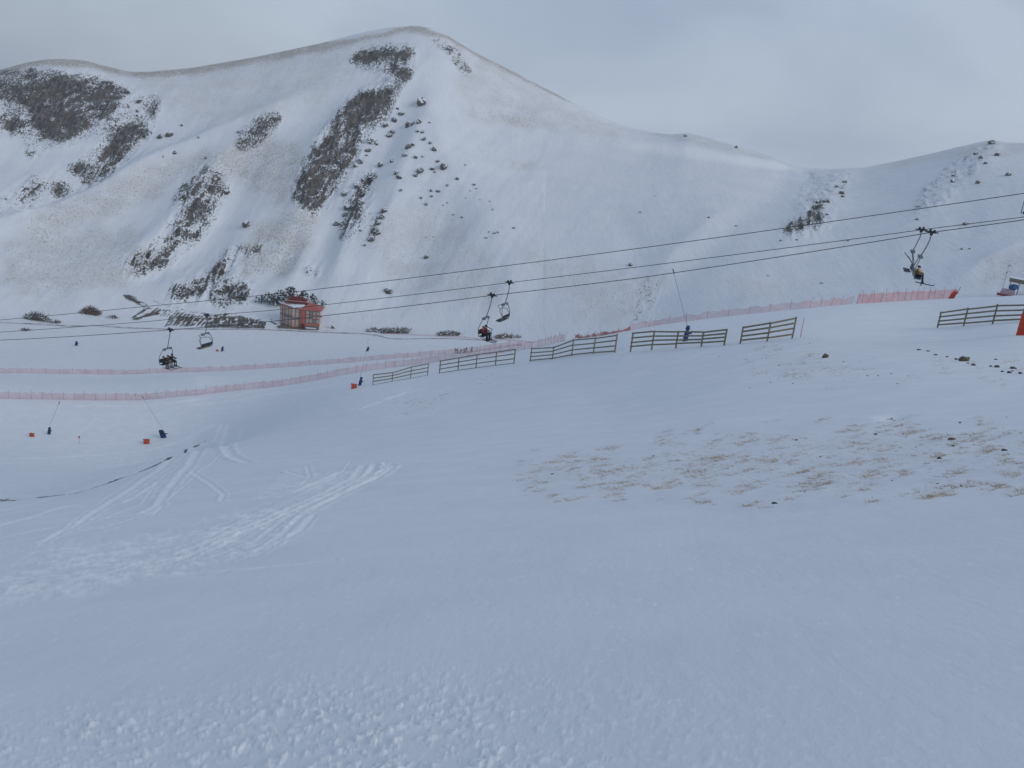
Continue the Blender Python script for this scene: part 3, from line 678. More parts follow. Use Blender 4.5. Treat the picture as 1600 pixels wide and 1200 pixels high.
for (u, v, wp, lab, y) in ((553,607,10,'bright orange valve box beside the snow fence row',.2),(50,682,7,'small orange valve box at the far left of the piste',-.2),(229,693,9.5,'orange valve box with open flap beside the leaning snow lance',.6),(339.5,549,4,'tiny orange valve box under the empty chair',.1)):
    p = ground_at(u, v, 40); s = mpp(p); t = thing('valve_box', lab, 'valve box', p, y, 'orange valve boxes beside the snow lances'); a = wp*s
    MB().box((0, 0, a*.32), (a*.86, a*.62, a*.64+.1), taper=.93).build('cabinet', MOR, t)
    MB().prism([(-a*.5, -a*.36, a*.66), (a*.5, -a*.36, a*.60), (a*.5, -a*.36, a*.66), (-a*.5, -a*.36, a*.74)], (0, -a*.36, 0), (0, a*.36, 0)).build('lid', MOR, t)
    MB().box((a*.2, -a*.36, a*.42), (a*.38, .03, a*.40)).build('flap', mat('orange_flap', (.5, .1, .05), .6), t)
# markers
def stick(u, v, vt, r, m, lab, name='marker_pole', tip=None, lean=0.0):
    p = ground_at(u, v, 30); h = (v-vt)*mpp(p)/cp; t = thing(name, lab, 'marker pole', p)
    MB().tube([(0, 0, -.3), (lean*h*.5, 0, h*.5), (lean*h, 0, h)], [r, r*.9, r*.7], 6).build('shaft', m, t)
    if tip: MB().box((lean*h, 0, h*.86), tip[0]).build('sign', tip[1], t)
MRD = mat('faded_red_pole', (.36, .09, .07), .6)
stick(1250.5,527,496,.028,MRD,'thin reddish marker pole standing beside the three-post snow fence')
stick(124,693,681,.04,mat('pale_pole', (.5, .3, .25), .7),'small marker stake with a red tag between the two leftmost lances','marker_stake',((.3,.05,.35),MORD))
# ---- stones on the near slope
MRK = None
def rock_mat(name, a, b_, snowy, sc):
    m = bpy.data.materials.new(name); m.use_nodes = True; t = m.node_tree; bs = t.nodes['Principled BSDF']; c = N(t, 'ShaderNodeTexCoord'); O_ = c.outputs['Object']
    col = mixc(t, ramp(t, noise(t, O_, sc, 5, .65), .35, .65), a, b_)
    g = N(t, 'ShaderNodeNewGeometry'); sp_ = N(t, 'ShaderNodeSeparateXYZ'); t.links.new(g.outputs['Normal'], sp_.inputs[0])
    q = math_(t, 'ADD', sp_.outputs[2], math_(t, 'MULTIPLY', math_(t, 'SUBTRACT', noise(t, O_, sc*1.5, 5, .7), .5), 2.2))
    f = ramp(t, q, 1.0-snowy, 1.14-snowy); col = mixc(t, f, col, SNOW)
    t.links.new(col, bs.inputs['Base Color']); bs.inputs['Roughness'].default_value = .9
    bp = N(t, 'ShaderNodeBump'); bp.inputs[0].default_value = .8; bp.inputs[1].default_value = .3/sc; t.links.new(noise(t, O_, sc*2, 5, .7), bp.inputs['Height']); t.links.new(bp.outputs[0], bs.inputs['Normal'])
    return m
RM1 = rock_mat('brown_stone', (.07, .055, .04), (.17, .135, .09), .0, 6); RM2 = rock_mat('dark_stone', (.03, .03, .035), (.09, .08, .075), -.2, 8)
RM3 = rock_mat('snowy_crag', (.045, .045, .045), (.14, .13, .115), .60, .9)
def stone_mb(sx_, sy_, sz_, seed, sub=2, rough=.35):
    b = bmesh.new(); bmesh.ops.create_icosphere(b, subdivisions=sub, radius=1); V3 = np.array([v.co[:] for v in b.verts]); Fv = [tuple(v.index for v in f.verts) for f in b.faces]; b.free()
    o = seed*7.3; d = 1+rough*(fbm(V3[:, 0]*1.6+o, V3[:, 1]*1.6+V3[:, 2]*1.9, 3, seed)+.5*np.sign(fbm(V3[:, 0]*.9-o, V3[:, 2]*1.2+V3[:, 1], 1, seed+5))*.4)
    V3 = V3*d[:, None]*np.array([sx_, sy_, sz_]); return MB().add(V3, Fv)
def stone(u, v, wpx, hpx, m, lab, name='stone', group=None, seed=0, sub=2, rmin=20, cat='stone', yaw=None, sink=.25):
    p = ground_at(u, v, rmin); s = mpp(p); o = stone_mb(wpx*s/2, wpx*s*.38, hpx*s*.62, seed, sub, .55 if m is RM3 else .35).build(name, m)
    o.location = (p[0], p[1], p[2]+hpx*s*(.5-sink)); o.rotation_euler = (0, 0, seed*1.3 if yaw is None else yaw); tag(o, lab, cat, group); return o
stone(1507,564,16,9,RM1,'pointed mossy brown boulder breaking the snow at the head of the stone line',seed=3,sub=3,yaw=.1,name='boulder',cat='boulder')
stone(1289.5,559,9.5,7,RM1,'single rounded brown rock alone on the snow right of the snow fence',seed=4,sub=3,yaw=.2,name='boulder',cat='boulder')
LS = [(1521,571,9,3),(1548,573,5,2.4),(1557,574,9,4),(1583,576,12,4),(1577,583,7,3.5),(1594,584,8,3),(1566,581,6,2),(1556,562,6,2),(1582,580,5,1.6),(1462,555,6,2),(1480,558,5,1.8),(1436,547,7,2),(1450,549,8,2),(1494,562,7,2.5),(1513,568,5,2)]
LL = row_labels([(q[0], 0) for q in LS], 99, '{0} dark flat stone from the left in the line beside the mossy boulder')
for k, (u, v, wp, hp) in enumerate(LS):
    stone(u,v,wp,hp,RM2,LL[k],group='dark stones trailing from the boulder',seed=20+k)
LS = [(1210,787,15,6),(1487,687,16,6),(1489,697,8,3),(1468,717,10,5),(1500,661,6,5),(1570,704,13,4),(1282,714,4,3),(1245,688,7,3),(1465,756,6,3),(1502,760,6,4),(1369,679,8,3),(863,741,6,3),(1021,713,4,3),(930,718,3,3),(1393,584,6,2),(1372,587.5,3.5,2),(1355,587.5,5,1.6),(1402,600,3,2.4),(1318,565.5,5,1.6),(1217.5,571,4,2),(1265.5,536.5,3,1.6),(1204,597.5,5,1.6),(1239,599.5,4,1.6),(1172,606,4,1.6),(1431,699,4,2),(1334,691,4,2),(1573,652,4,1.6),(1400,705,3,2),(1394,751,5,2),(1258,769,5,2)]
LL = row_labels([q[:2] for q in LS], 5, '{0} from the left in the {1} row down of small stones among the grass')
for k, (u, v, wp, hp) in enumerate(LS):
    stone(u,v,wp*.8,hp*.85,RM2,LL[k],sink=.5,group='small dark stones among the dry grass',seed=50+k,rmin=6)
# ---- crag boulders on the faces
BG = [(870,225,60),(725,272,20),(747,300,35),(703,338,35),(800,365,45),(857,352,35),(923,362,14),(650,375,30),(690,415,35),(675,440,30),(880,420,22),(848,415,20),(888,462,28),(928,487,22),(563,468,45),(595,492,22),(540,530,30),(530,565,18),(492,600,38),(460,628,28),(955,522,35),(790,510,35),(820,498,25),(770,560,30),(835,575,28),(880,575,15),(975,603,20),(1012,630,50),(940,648,28),(866,655,45),(837,690,25),(958,670,15),(617,622,35),(690,598,28),(715,672,35),(732,700,30),(1148,627,12),(562,695,50),(513,718,28),(478,745,45),(523,765,30),(510,800,35),(490,850,45),(412,888,40),(395,935,30),(345,990,35),(393,803,38),(492,1035,18),(640,905,40),(625,950,35),(605,990,30),(600,1045,35),(565,1085,40),(520,1125,20),(870,832,18),(903,870,20),(935,785,22),(978,788,22),(940,820,18),(1037,755,16),(1100,712,20),(1203,748,20),(1218,775,12),(745,782,22),(1073,938,12),(1127,952,16),(1450,1018,18),(1280,1080,16),(1330,1050,18),(1350,1048,14),(1295,1045,12),(905,1192,24),(905,1080,8),(948,1078,8),(1035,865,10),(1320,905,14),(1180,790,9),(1010,880,9),(1240,845,9),(1300,855,9),(1150,835,8)]
LL = row_labels([q[:2] for q in BG], 6, '{0} crag block from the left in the {1} row down the main peak')
for k, (a_, b_, s_) in enumerate(BG):
    big = k == 0
    o = stone(a_/4+440, b_/4+100+s_/9, s_/4*1.15, s_/4*.8, RM3, 'round dark rock standing alone just below the main summit crags' if big else LL[k], 'crag_block', None if big else 'crag blocks scattered on the main peak face', 100+k, 3 if s_ > 28 else 2, 200, 'rock', sink=.3)
LS = [(250,213,10),(265,209,12),(284,195,5),(198,143,9),(217,157,10),(200,166,5),(215,173,5),(215,180,6),(273,238,6),(255,244,3),(430,184,7),(322,246,5),(372,206,5)]
LL = row_labels([q[:2] for q in LS], 4, '{0} rock from the left in the {1} row down between the left crags')
for k, (u, v, s_) in enumerate(LS):
    stone(u, v+s_*.3, s_, s_*.8, RM3, LL[k], 'crag_block', 'rocks between the two left crag bands', 200+k, 2, 200, 'rock', sink=.3)
for k, (u, v, s_, lab) in enumerate([(1071,211.5,6,'low dark rock hump on the skyline left of the saddle'),(1150,229.5,6,'rocky bump on the skyline just before the saddle'),(1549,222,9,'rocky tip on the skyline of the far right peak'),(385,350,14,'lone dark boulder in the snowy gully left of centre'),(606,453,12,'lone dark rock low on the face right of the red-roofed building'),(353,299,10,'dark boulder topping the middle left crag band'),(310,214,4,'tiny dark rock on the pale spur at left'),(666,401,8,'single small boulder in the snow chute above the cables'),(985,413,7,'small snow-capped rock above the cables near the centre right')]):
    stone(u, v+s_*.3, s_, s_*.75, RM3, lab, 'boulder', None, 230+k, 3, 200, 'boulder', sink=.3)
LS = [(1524,239,8),(1532,245,8),(1558,240,10),(1540,254,6),(1490,272,8),(1488,282,8),(1528,284,8),(1575,271,10),(1320,283,7),(1307,290,7),(1315,300,9),(1317,306,6),(1291,312,12),(1278,315,8),(1433,341,7),(1508,349,7),(1503,388,5),(1515,388,4),(1325,375,4),(1292,334,6),(1484,213,3),(1220,375,4),(1245,374,4),(1284,441,5),(1150,352,4),(1023,306,2),(1000,331,4),(1107,339,4),(1200,430,3)]
LL = row_labels([q[:2] for q in LS], 5, '{0} rock from the left in the {1} row down the right-hand snow slopes')
for k, (u, v, s_) in enumerate(LS):
    stone(u, v+s_*.3, s_, s_*.7, RM3, LL[k], 'crag_block', 'rocks on the right-hand slopes', 260+k, 2, 200, 'rock', sink=.3)
# ---- dry grass tufts on the near slope: nobody could count the blades
rn = random.Random(11); gm = MB()
def gden(u, v):
    i = -1; d = 0
    for dd, P, s in GRASS[-6:]:
        ins = False; j = len(P)-1
        for i in range(len(P)):
            (xi, yi), (xj, yj) = P[i], P[j]
            if (yi > v) != (yj > v) and u < (xj-xi)*(v-yi)/(yj-yi)+xi: ins = not ins
            j = i
        if ins: d = max(d, dd)
    return d
SEED = []; cnt = 0; gv = []; gf_ = []
for k in range(7000):
    u = rn.uniform(600, 1620); v = rn.uniform(540, 795); ju = float(vnoise(np.array(u/30.), np.array(v/12.), 5))-.5; jv = float(vnoise(np.array(u/40.), np.array(v/14.), 6))-.5; d = gden(u+ju*60, v+jv*46)
    if d == 0: continue
    cl = float(vnoise(np.array(u/26.+v/40), np.array(v/9.), 7))*.6+float(vnoise(np.array(u/80.), np.array(v/26.), 8))*.4
    if rn.random() > d*1.25*sstep(.36, .62, cl): continue
    na_ = rn.randint(1, 6); du = rn.uniform(3, 6); dv = -du*rn.uniform(.12, .42)
    for kk in range(na_): SEED.append((u+kk*du+rn.uniform(-2, 2), v+kk*dv+rn.uniform(-1.2, 1.2)))
for u, v in SEED:
    p = ground_at(u, v, 5); s = mpp(p); r0 = math.hypot(p[0], p[1])
    if r0 > 130: continue
    nb = 16 if r0 < 45 else 9; cnt += 1; sz = rn.uniform(.04, .13)*(1 if r0 < 45 else 1.5)*(.55+.45*min(1, r0/22.)); wind = vec(-.8, -.1, 0)
    for b in range(nb):
        a = rn.uniform(0, 6.28); rr_ = abs(rn.gauss(0, sz*.6)); bx = p[0]+math.cos(a)*rr_*1.7; by = p[1]+math.sin(a)*rr_; bz = p[2]-.03
        L = sz*rn.uniform(.5, 1.25); dx = wind[0]*L*rn.uniform(.6, 1.9)+rn.gauss(0, .3)*L; dy = rn.gauss(0, .35)*L
        wb_ = max(.006, s*.35)*rn.uniform(.6, 1.2); k0 = len(gv); ca, sa = math.cos(a), math.sin(a)
        gv += [(bx-wb_*ca, by-wb_*sa, bz), (bx+wb_*ca, by+wb_*sa, bz), (bx+dx*.45+wb_*.7*ca, by+dy*.45+wb_*.7*sa, bz+L*.30), (bx+dx*.45-wb_*.7*ca, by+dy*.45-wb_*.7*sa, bz+L*.30), (bx+dx, by+dy, bz+L*.30)]
        gf_ += [(k0, k0+1, k0+2, k0+3), (k0+3, k0+2, k0+4)]
print('tufts', cnt)
gm.add(gv, gf_); MG = mat('dry_straw_grass', (.43, .30, .185), .9, var=.35, vscale=1.2)
o = gm.build('dry_grass', MG); tag(o, 'tufts of dry yellow grass poking through thin snow', 'grass', kind='stuff')
# ---- shrubs and trees
MTW = mat('bare_twigs', (.10, .075, .065), .9, var=.3, vscale=2); MTW2 = mat('brown_twigs', (.15, .105, .085), .9, var=.3); MTG = mat('dark_needles', (.03, .04, .035), .9, var=.4, vscale=2)
def bush(u, v, wpx, hpx, lab, m, group=None, n=80, seed=0, snow=.25, name='bush', cat='bush', lean=0.0, arch=True):
    p = ground_at(u, v, 100); s = mpp(p); W_ = wpx*s/2; H = hpx*s/cp; rn = random.Random(seed); t = thing(name, lab, cat, p, 0, group)
    st, sn = MB(), MB()
    for k in range(n):
        x = rn.uniform(-1, 1); y = rn.uniform(-.5, .5); hh = H*(1-.75*x*x if arch else 1)*rn.uniform(.45, 1.05)
        x0 = x*W_*.8; y0 = y*W_*.5; z0 = zat(p[0]+x0, p[1]+y0)-p[2]
        tip = vec(x*W_+rn.gauss(0, .3)+lean*hh, y0+rn.gauss(0, .3), z0+hh)
        st.tube([(x0, y0, z0-.3), (x0*.6+tip[0]*.4+rn.gauss(0, .12), y0, z0+hh*.5), tuple(tip)], [.13, .09, .03], 3, cap=False)
        for q in range(3):
            f = rn.uniform(.35, .9); b0 = vec(x0, y0, z0)*(1-f)+tip*f; b1 = b0+vec(rn.gauss(0, .6), rn.gauss(0, .5), rn.uniform(.1, .8))
            st.tube([b0, b1], [.07, .025], 3, cap=False)
        if rn.random() < snow:
            c = vec(x0, y0, z0)*.45+tip*.55; st.box(c+vec(0, 0, .1), (rn.uniform(.3, .9), rn.uniform(.3, .8), rn.uniform(.2, .45)), taper=.4, mi=1)
    st.build('branches', [m, MSN], t)
    return t
bush(142,491,34,14,'wide bare brown thicket standing alone on the white slope at left',MTW2,n=150,seed=1,snow=.05)
bush(176,497,16,5,'low thin trail of brown scrub right of the wide thicket',MTW2,n=30,seed=2)
bush(58,500,44,15,'grey snowy scrub above the road at the far left',MTW,n=110,seed=3,snow=.5)
bush(80,504,30,6,'low dark scrub strip just under the grey scrub at far left',MTW,n=60,seed=4,snow=.4)
bush(582,518,22,7,'sparse snowy scrub at the left end of the roadside row',MTW,'roadside scrub at the mountain foot',50,5,.5)
bush(617,520,52,8,'long dark scrub row by the road right of the building',MTW,'roadside scrub at the mountain foot',150,6,.35,arch=False)
bush(701,524,40,8,'dark scrub patch by the road left of the occupied chair',MTW,'roadside scrub at the mountain foot',100,7,.3)
bush(792,528,44,7,'reddish scrub patch by the road under the two middle chairs',MTW2,'roadside scrub at the mountain foot',80,8,.35)
bush(40,517,12,4,'dark low shrub lying left of the road below the grey scrub',MTG,n=40,seed=9,snow=.1)
def tree(u, v, wpx, hpx, lab, seed, dens=1.0, name='snowy_tree', grp='snow-laden trees behind the red-roofed building'):
    p = ground_at(u, v, 250); s = mpp(p); W_ = wpx*s/2; H = hpx*s/cp; rn = random.Random(seed); t = thing(name, lab, 'tree', p, 0, grp)
    MB().tube([(0, 0, -.5), (.1, 0, H*.4), (0, .1, H*.85)], [.28, .2, .06], 7).build('trunk', MTW, t)
    fo, sn = MB(), MB(); n = int(230*dens*max(.5, wpx*hpx/500.))
    for k in range(n):
        a = rn.uniform(0, 6.28); q = rn.random()**.5; zz = rn.uniform(.12, 1.0); ww = math.sin(math.pi*min(1, zz*.75+.22))**.7
        c = vec(math.cos(a)*q*W_*ww, math.sin(a)*q*W_*ww*.8, H*zz); L = rn.uniform(.3, .75)
        ax = np.linalg.qr(np.array([[rn.gauss(0, 1) for _ in range(3)] for _ in range(3)]))[0]
        if k % 4 == 0: fo.tube([(c[0]*.15, c[1]*.15, c[2]*.8), c], [.08, .03], 3, cap=False)
        fo.box(c, (L*1.3, L, L*.3), ax, taper=.5, mi=1 if rn.random() < .36 else 0)
    fo.build('crown', [MTG, MSN], t)
for u, v, wp, hp, lab, sd_, dn in ((408,474,26,12,'lowest pale snowy tree at the far left of the clump',8,.5),(428,477,24,17,'squat snowy tree third from the left in the clump',9,.8),(418,472,24,15,'low thin snowy tree at the left of the clump behind the building',1,.5),(438,476,26,22,'grey snow-covered tree just left of the red roof',2,.7),(454,478,30,29,'tallest dark tree of the clump, rising above the dark red roof',3,1.2),(474,477,22,22,'dark tree showing right behind the dark red roof',4,1.0),(489,478,16,18,'small dark conifer above the orange roof ridge',5,.9),(503,482,14,12,'thin bare grey tree right of the orange roof',6,.35)):
    tree(u, v, wp, hp, lab, sd_, dn)
# ---- red-roofed building at the foot of the mountain
HP = ground_at(469, 511.5, 200); HS = mpp(HP)
WALL = mat('beige_panel', (.56, .45, .40), .8, var=.12, vscale=1); FRM = mat('red_frame', (.33, .07, .05), .7); OR = mat('orange_red_wall', (.38, .12, .10), .75, var=.15)
RF1 = mat('dark_red_roof', (.12, .008, .014), .6, var=.2); RF2 = mat('orange_roof', (.40, .11, .09), .65, var=.15); GL = mat('grey_green_glass', (.17, .20, .19), .25, spec=.5); STN = mat('stone_base', (.13, .12, .10), .9, var=.3)
hy = rad(4)
H = thing('mountain_lodge', 'orange and beige lodge with a dark red roof at the mountain foot', 'building', HP, hy)
S = HS
def hb(c, d, ax=None): return MB().box(np.array(c)*S, np.array(d)*S, ax)
def quadx(pts, th): return MB().prism([np.array(p)*S for p in pts], (0, 0, 0), (0, th*S, 0))
# plan in photo pixels: x right, y away, z up.  front block x 0..31, left wing runs back-left from (0,0) to (-34,..)
A0 = vec(-13, -2, 0); A1 = vec(-34, 16, 0)           # left wing's outer wall runs from A0 (near) to A1 (far)
def wallp(P0, P1, z0, z1, off=0.0, th=1.2):
    d = P1-P0; L = np.linalg.norm(d[:2]); d = d/L; n = vec(d[1], -d[0], 0)
    if n[1] > 0: n = -n
    c = (P0+P1)/2+n*off; return MB().box(vec(c[0], c[1], (z0+z1)/2)*S, vec(L, th, z1-z0)*S, [d, n, vec(0, 0, 1)]), d, n, L
def strip(P0, P1, x0, x1, z0, z1, off, nm, m, par):
    d = P1-P0; L = np.linalg.norm(d[:2]); d = d/L
    w_, *_ = wallp(P0+d*x0*L, P0+d*x1*L, z0, z1, off, .5); return w_.build(nm, m, par)
front0, front1 = vec(-13, -2, 0), vec(3, -2, 0); tw0, tw1 = vec(9, -6, 0), vec(30, -4, 0)
body = MB()
body.prism([np.array(p)*S for p in (A1, A0, vec(9, -2, 0), vec(9, 20, 0), vec(-20, 30, 0))], (0, 0, 0), (0, 0, 31*S)); body.prism([np.array(p)*S for p in (vec(9, -6, 0), vec(30, -4, 0), vec(29, 16, 0), vec(9, 16, 0))], (0, 0, 0), (0, 0, 31*S))
body.v = [(x, y, z-.6*S*0) for x, y, z in body.v]; wl = body.build('wall', WALL, H)
hb((-2, 3, -3), (60, 26, 6)).build('foundation', STN, H)
up = MB().box(vec(-8, 16, 35)*S, vec(34, 16, 9)*S); up.build('upper_storey', WALL, H)
# frames and window bands of the angled left wing, then the near front
for fx in (0, .28, .60, .80, 1.0): strip(A0, A1, max(0, fx-.012), min(1, fx+.012), 0, 31, .9, 'frame_post', FRM, H)
for x0, x1, z0, z1 in ((.06,.26,14,18.5),(.30,.58,13.5,18),(.62,.78,14,17),(.82,.98,15,18)):
    o = strip(A0, A1, x0, x1, z0, z1, .75, 'window', GL, H)
for z0, z1 in ((30, 31.8), (-.5, .8)): strip(A0, A1, 0, 1, z0, z1, 1.0, 'frame_beam', FRM, H)
for fx in (0, .36, .72, 1.0): strip(front0, front1, max(0, fx-.025), min(1, fx+.025), 0, 31, .9, 'frame_post', FRM, H)
for x0, x1 in ((.04,.33),(.39,.69)): strip(front0, front1, x0, x1, 12.5, 16.5, .75, 'window', GL, H)
for z0, z1 in ((30, 31.6), (-.5, .8)): strip(front0, front1, 0, 1, z0, z1, 1.0, 'frame_beam', FRM, H)
# orange entrance shaft
hb((6.5, -4, 16), (6.5, 5, 33)).build('stair_tower', OR, H); hb((1.5, -3, 17), (4, 3, 28)).build('pilaster', mat('salmon_wall', (.46, .17, .11), .8, var=.1), H)
hb((4.5, -5.2, 4), (5, 3, 8)).build('door_recess', mat('deep_red', (.13, .015, .015), .7), H)
# glazed front of the right block
for k in range(5):
    fx = k/4; strip(tw0, tw1, max(0, fx-.015), min(1, fx+.015), 9, 31, .9, 'frame_post', FRM, H)
for k in range(4):
    for z0, z1 in ((10.5, 15.8), (17, 22), (23.2, 28.5)):
        strip(tw0, tw1, k/4+.03, k/4+.22, z0, z1, .75, 'window', mat('pale_window', (.36, .34, .29), .4, spec=.4) if (k+int(z0)) % 3 else GL, H)
for z0, z1 in ((16, 16.8), (22.2, 23), (29.5, 31.2)): strip(tw0, tw1, 0, 1, z0, z1, .95, 'frame_beam', FRM, H)
strip(tw0, tw1, 0, 1.02, 5.5, 9.5, 2.6, 'balcony', OR, H); strip(tw0, tw1, .02, .98, .5, 5, .6, 'window', GL, H)
MB().box(vec(19.5, -9, 1)*S, vec(22, 4, 2.2)*S).build('porch', STN, H); MB().box(vec(18, -9.2, 2.6)*S, vec(16, 3.4, 1)*S).build('snow_patch', MSN, H)
hb((31, 2, 20), (3, 4, 2)).build('side_balcony', FRM, H)
# roofs: dark red hip behind, orange gable over the right block, snowy lean-to over the left wing
def hiproof(x0, x1, y0, y1, z0, z1, ridge, nm, m, ov=1.5):
    x0 -= ov; x1 += ov; y0 -= ov; y1 += ov; cy = (y0+y1)/2; a = (x1-x0)*ridge
    vs = [np.array(p)*S for p in ((x0, y0, z0), (x1, y0, z0), (x1, y1, z0), (x0, y1, z0), (x0+a, cy, z1), (x1-a, cy, z1), (x0, y0, z0-1), (x1, y0, z0-1), (x1, y1, z0-1), (x0, y1, z0-1))]
    return MB().add(vs, [(0, 1, 5, 4), (1, 2, 5), (2, 3, 4, 5), (3, 0, 4), (6, 7, 1, 0), (7, 8, 2, 1), (8, 9, 3, 2), (9, 6, 0, 3), (9, 8, 7, 6)]).build(nm, m, H)
hiproof(-25, 8, 7, 24, 37, 45, .24, 'roof', RF1); hiproof(2, 31, -6, 15, 31, 39, .40, 'roof', RF2, 2.0)
MB().prism([np.array(p)*S for p in ((-36, 17, 31.5), (-12, -4, 31.5), (4, -4, 31.5), (6, 9, 35), (-22, 22, 35))], (0, 0, 0), (0, 0, 1.2*S)).build('snow_covered_roof', MSN, H)
for k in range(3): hb((-20+k*9, 7.6, 36), (4, .8, 3.4)).build('window', GL, H)
hb((-14, 16, 44), (2, 2, 5)).build('chimney', OR, H)
# snow bank and little tent-like gable to the right of the lodge
P2 = ground_at(521, 513.5, 200); s2 = mpp(P2); t = thing('wooden_lean_to', 'small brown triangular shed end in the snow right of the lodge', 'shed', P2, .2)
MB().prism([(-3.4*s2, 0, 0), (3.2*s2, 0, -.2*s2), (-3.2*s2, 0, 6.5*s2)], (0, 0, 0), (0, 4*s2, 0)).build('gable_wall', mat('brown_board', (.13, .09, .065), .85, var=.3), t)
MB().prism([(-3.6*s2, -.4*s2, 6.6*s2), (3.9*s2, -.4*s2, -.2*s2), (3.9*s2, -.4*s2, .5*s2), (-3.6*s2, -.4*s2, 7.4*s2)], (0, 0, 0), (0, 4.6*s2, 0)).build('snowy_roof', MSN, t)
# ------------------------------------------------------------------ chairlift
def planline(u0, v0, r0, u1, v1, r1):
    a, b = air(u0, v0, r0)[:2], air(u1, v1, r1)[:2]; return a, b-a
def online(L, u, v):
    a, t = px2az(np.array(float(u)), np.array(float(v))); a = float(a); d = vec(math.sin(a), math.cos(a)); (p, q) = L
    r = (p[0]*q[1]-p[1]*q[0])/(d[0]*q[1]-d[1]*q[0]); return vec(d[0]*r, d[1]*r, r*float(t))
L3 = planline(0, 531.5, 124, 1600, 343.5, 80)
off = vec(L3[1][1], -L3[1][0]); off /= np.linalg.norm(off); off = off if off[1] > 0 else -off
L2 = (L3[0]+off*6.0, L3[1]); L1 = (L3[0]+off*3.0, L3[1])
def cable(L, pts, ext, lab, r=.036, name='haul_cable', right=None):
    W = [online(L, u, v) for u, v in pts]
    if right is not None: W.append(right)
    q = np.array(W); dd = np.hypot(q[:, 0]-q[0, 0], q[:, 1]-q[0, 1]); co = np.polyfit(dd, q[:, 2], 2); zz = np.linspace(-ext, dd[-1]+(0 if right is not None else 45), 90)
    dx = (q[-1]-q[0])[:2]/dd[-1]
    # smooth catenary-like fit plus the residual of the traced points
    res = np.interp(zz, dd, q[:, 2]-np.polyval(co, dd))
    P_ = [vec(q[0, 0]+dx[0]*z, q[0, 1]+dx[1]*z, np.polyval(co, z)+rs) for z, rs in zip(zz, res)]
    base = P_[0]; o = MB().tube([p-base for p in P_], r, 6).build(name, MCB); o.location = tuple(base); tag(o, lab, 'cable', 'cables of the chairlift'); return o
C1 = [(0,500),(215,480),(465,455.5),(800,414),(1229,356),(1600,302)]; C2 = [(0,519),(240,501.5),(323,493),(435,484),(640,461),(796,441.5),(1100,404),(1440,359),(1600,339)]; C3 = [(0,531.5),(200,520),(266,515.5),(435,501),(769,461.5),(1000,434),(1456,363),(1600,343.5)]
cable(L1, C1, 30, 'single upper line crossing the picture above the chairs', .034, 'upper_cable')
cable(L2, C2, 30, 'middle cable carrying the empty chairs', .032); cable(L3, C3, 30, 'lowest cable carrying the chairs with riders', .034)
d3 = L3[1]/np.linalg.norm(L3[1]); YAWR = math.atan2(-d3[0], d3[1])     # local +Y points along travel to the right
def chair(u, v, L, facing, lab, barup=False, swing=0.0, load=True, hl=2.25, k=1.0, yo=-.42):
    p = online(L, u, v); yaw = YAWR if facing > 0 else YAWR+math.pi; t = thing('lift_chair', lab, 'chairlift chair', p, yaw, 'chairs of the chairlift')
    g = MB(); g.box((0, 0, .02), (.18, .56, .18)); g.box((.04, .17, .14), (.14, .17, .15)); g.box((.04, -.13, .17), (.14, .16, .2)); g.box((0, 0, -.13), (.14, .24, .2)); g.tube([(0, -.5, .0), (0, .5, .0)], .05); g.build('cable_grip', MDK, t)
    pts = [(0, 0, -.1), (.06, -.02, -.6), (.10, yo*.3, -hl*.57), (.05, yo*.67, -hl*.83), (0, yo, -hl)]
    MB().tube([np.array(q)*vec(1, 1, 1) for q in pts], .05, 7).build('hanger', MST, t)
    z0 = -hl; y0 = yo; W = 1.05*k
    MB().box((0, y0, z0), (1.2*k, .22, .14)).box((-.5*k, y0, z0-.06), (.18, .34, .2)).box((.5*k, y0, z0-.06), (.18, .34, .2)).build('crossbar', MST, t)
    zs = z0-1.75
    for sg in (-1, 1):
        pts = [(sg*.55*k, y0, z0), (sg*.86*k, y0-.05, z0-.28), (sg*(W+.02), y0-.22, z0-.85), (sg*W, y0-.25, z0-1.35), (sg*W*.98, y0-.15, zs+.02), (sg*W*.97, y0+.25, zs+.0), (sg*W*.96, y0+.42, zs+.06)]
        MB().tube(pts, .042, 7).build('side_frame', MST, t)
    # seat and back
    MB().box((0, y0+.14, zs+.06), (2.0*k, .50, .09), [vec(1, 0, 0), vec(0, .99, .12), vec(0, -.12, .99)]).build('seat', MWS if not load else MGR, t)
    MB().box((0, y0-.20, zs+.42), (2.0*k, .07, .42), [vec(1, 0, 0), vec(0, .96, .26), vec(0, -.26, .96)]).build('backrest', MGR, t)
    bar = MB()
    if barup:
        bz = z0-.55; bar.tube([(-W*.98, y0-.2, z0-1.1), (-W*.9, y0+.15, bz-.1), (-.3, y0+.3, bz), (.3, y0+.3, bz), (W*.9, y0+.15, bz-.1), (W*.98, y0-.2, z0-1.1)], .03)
        bar.tube([(-.45, y0+.3, bz), (-.45, y0+.6, bz+.3), (.45, y0+.6, bz+.3), (.45, y0+.3, bz)], .025)
    else:
        bz = zs+.38; bar.tube([(-W*.98, y0-.2, zs+.6), (-W*.98, y0+.42, bz+.06), (-.3, y0+.52, bz), (.3, y0+.52, bz), (W*.98, y0+.42, bz+.06), (W*.98, y0-.2, zs+.6)], .035)
        bar.tube([(-.45, y0+.5, bz), (-.45, y0+.62, zs-.3), (-.45, y0+.5, zs-.52), (.45, y0+.5, zs-.52), (.45, y0+.62, zs-.3), (.45, y0+.5, bz)], .025)
    bar.build('safety_bar', MDK, t)
    return t, p, yaw, y0, zs
ch = {}
ch['a'] = chair(266,515.5,L3,1,'occupied chair with three dark-clad riders at far left')
ch['b'] = chair(323,493,L2,-1,'empty chair with bare wooden seat right of the three riders',True,load=False,yo=.2)
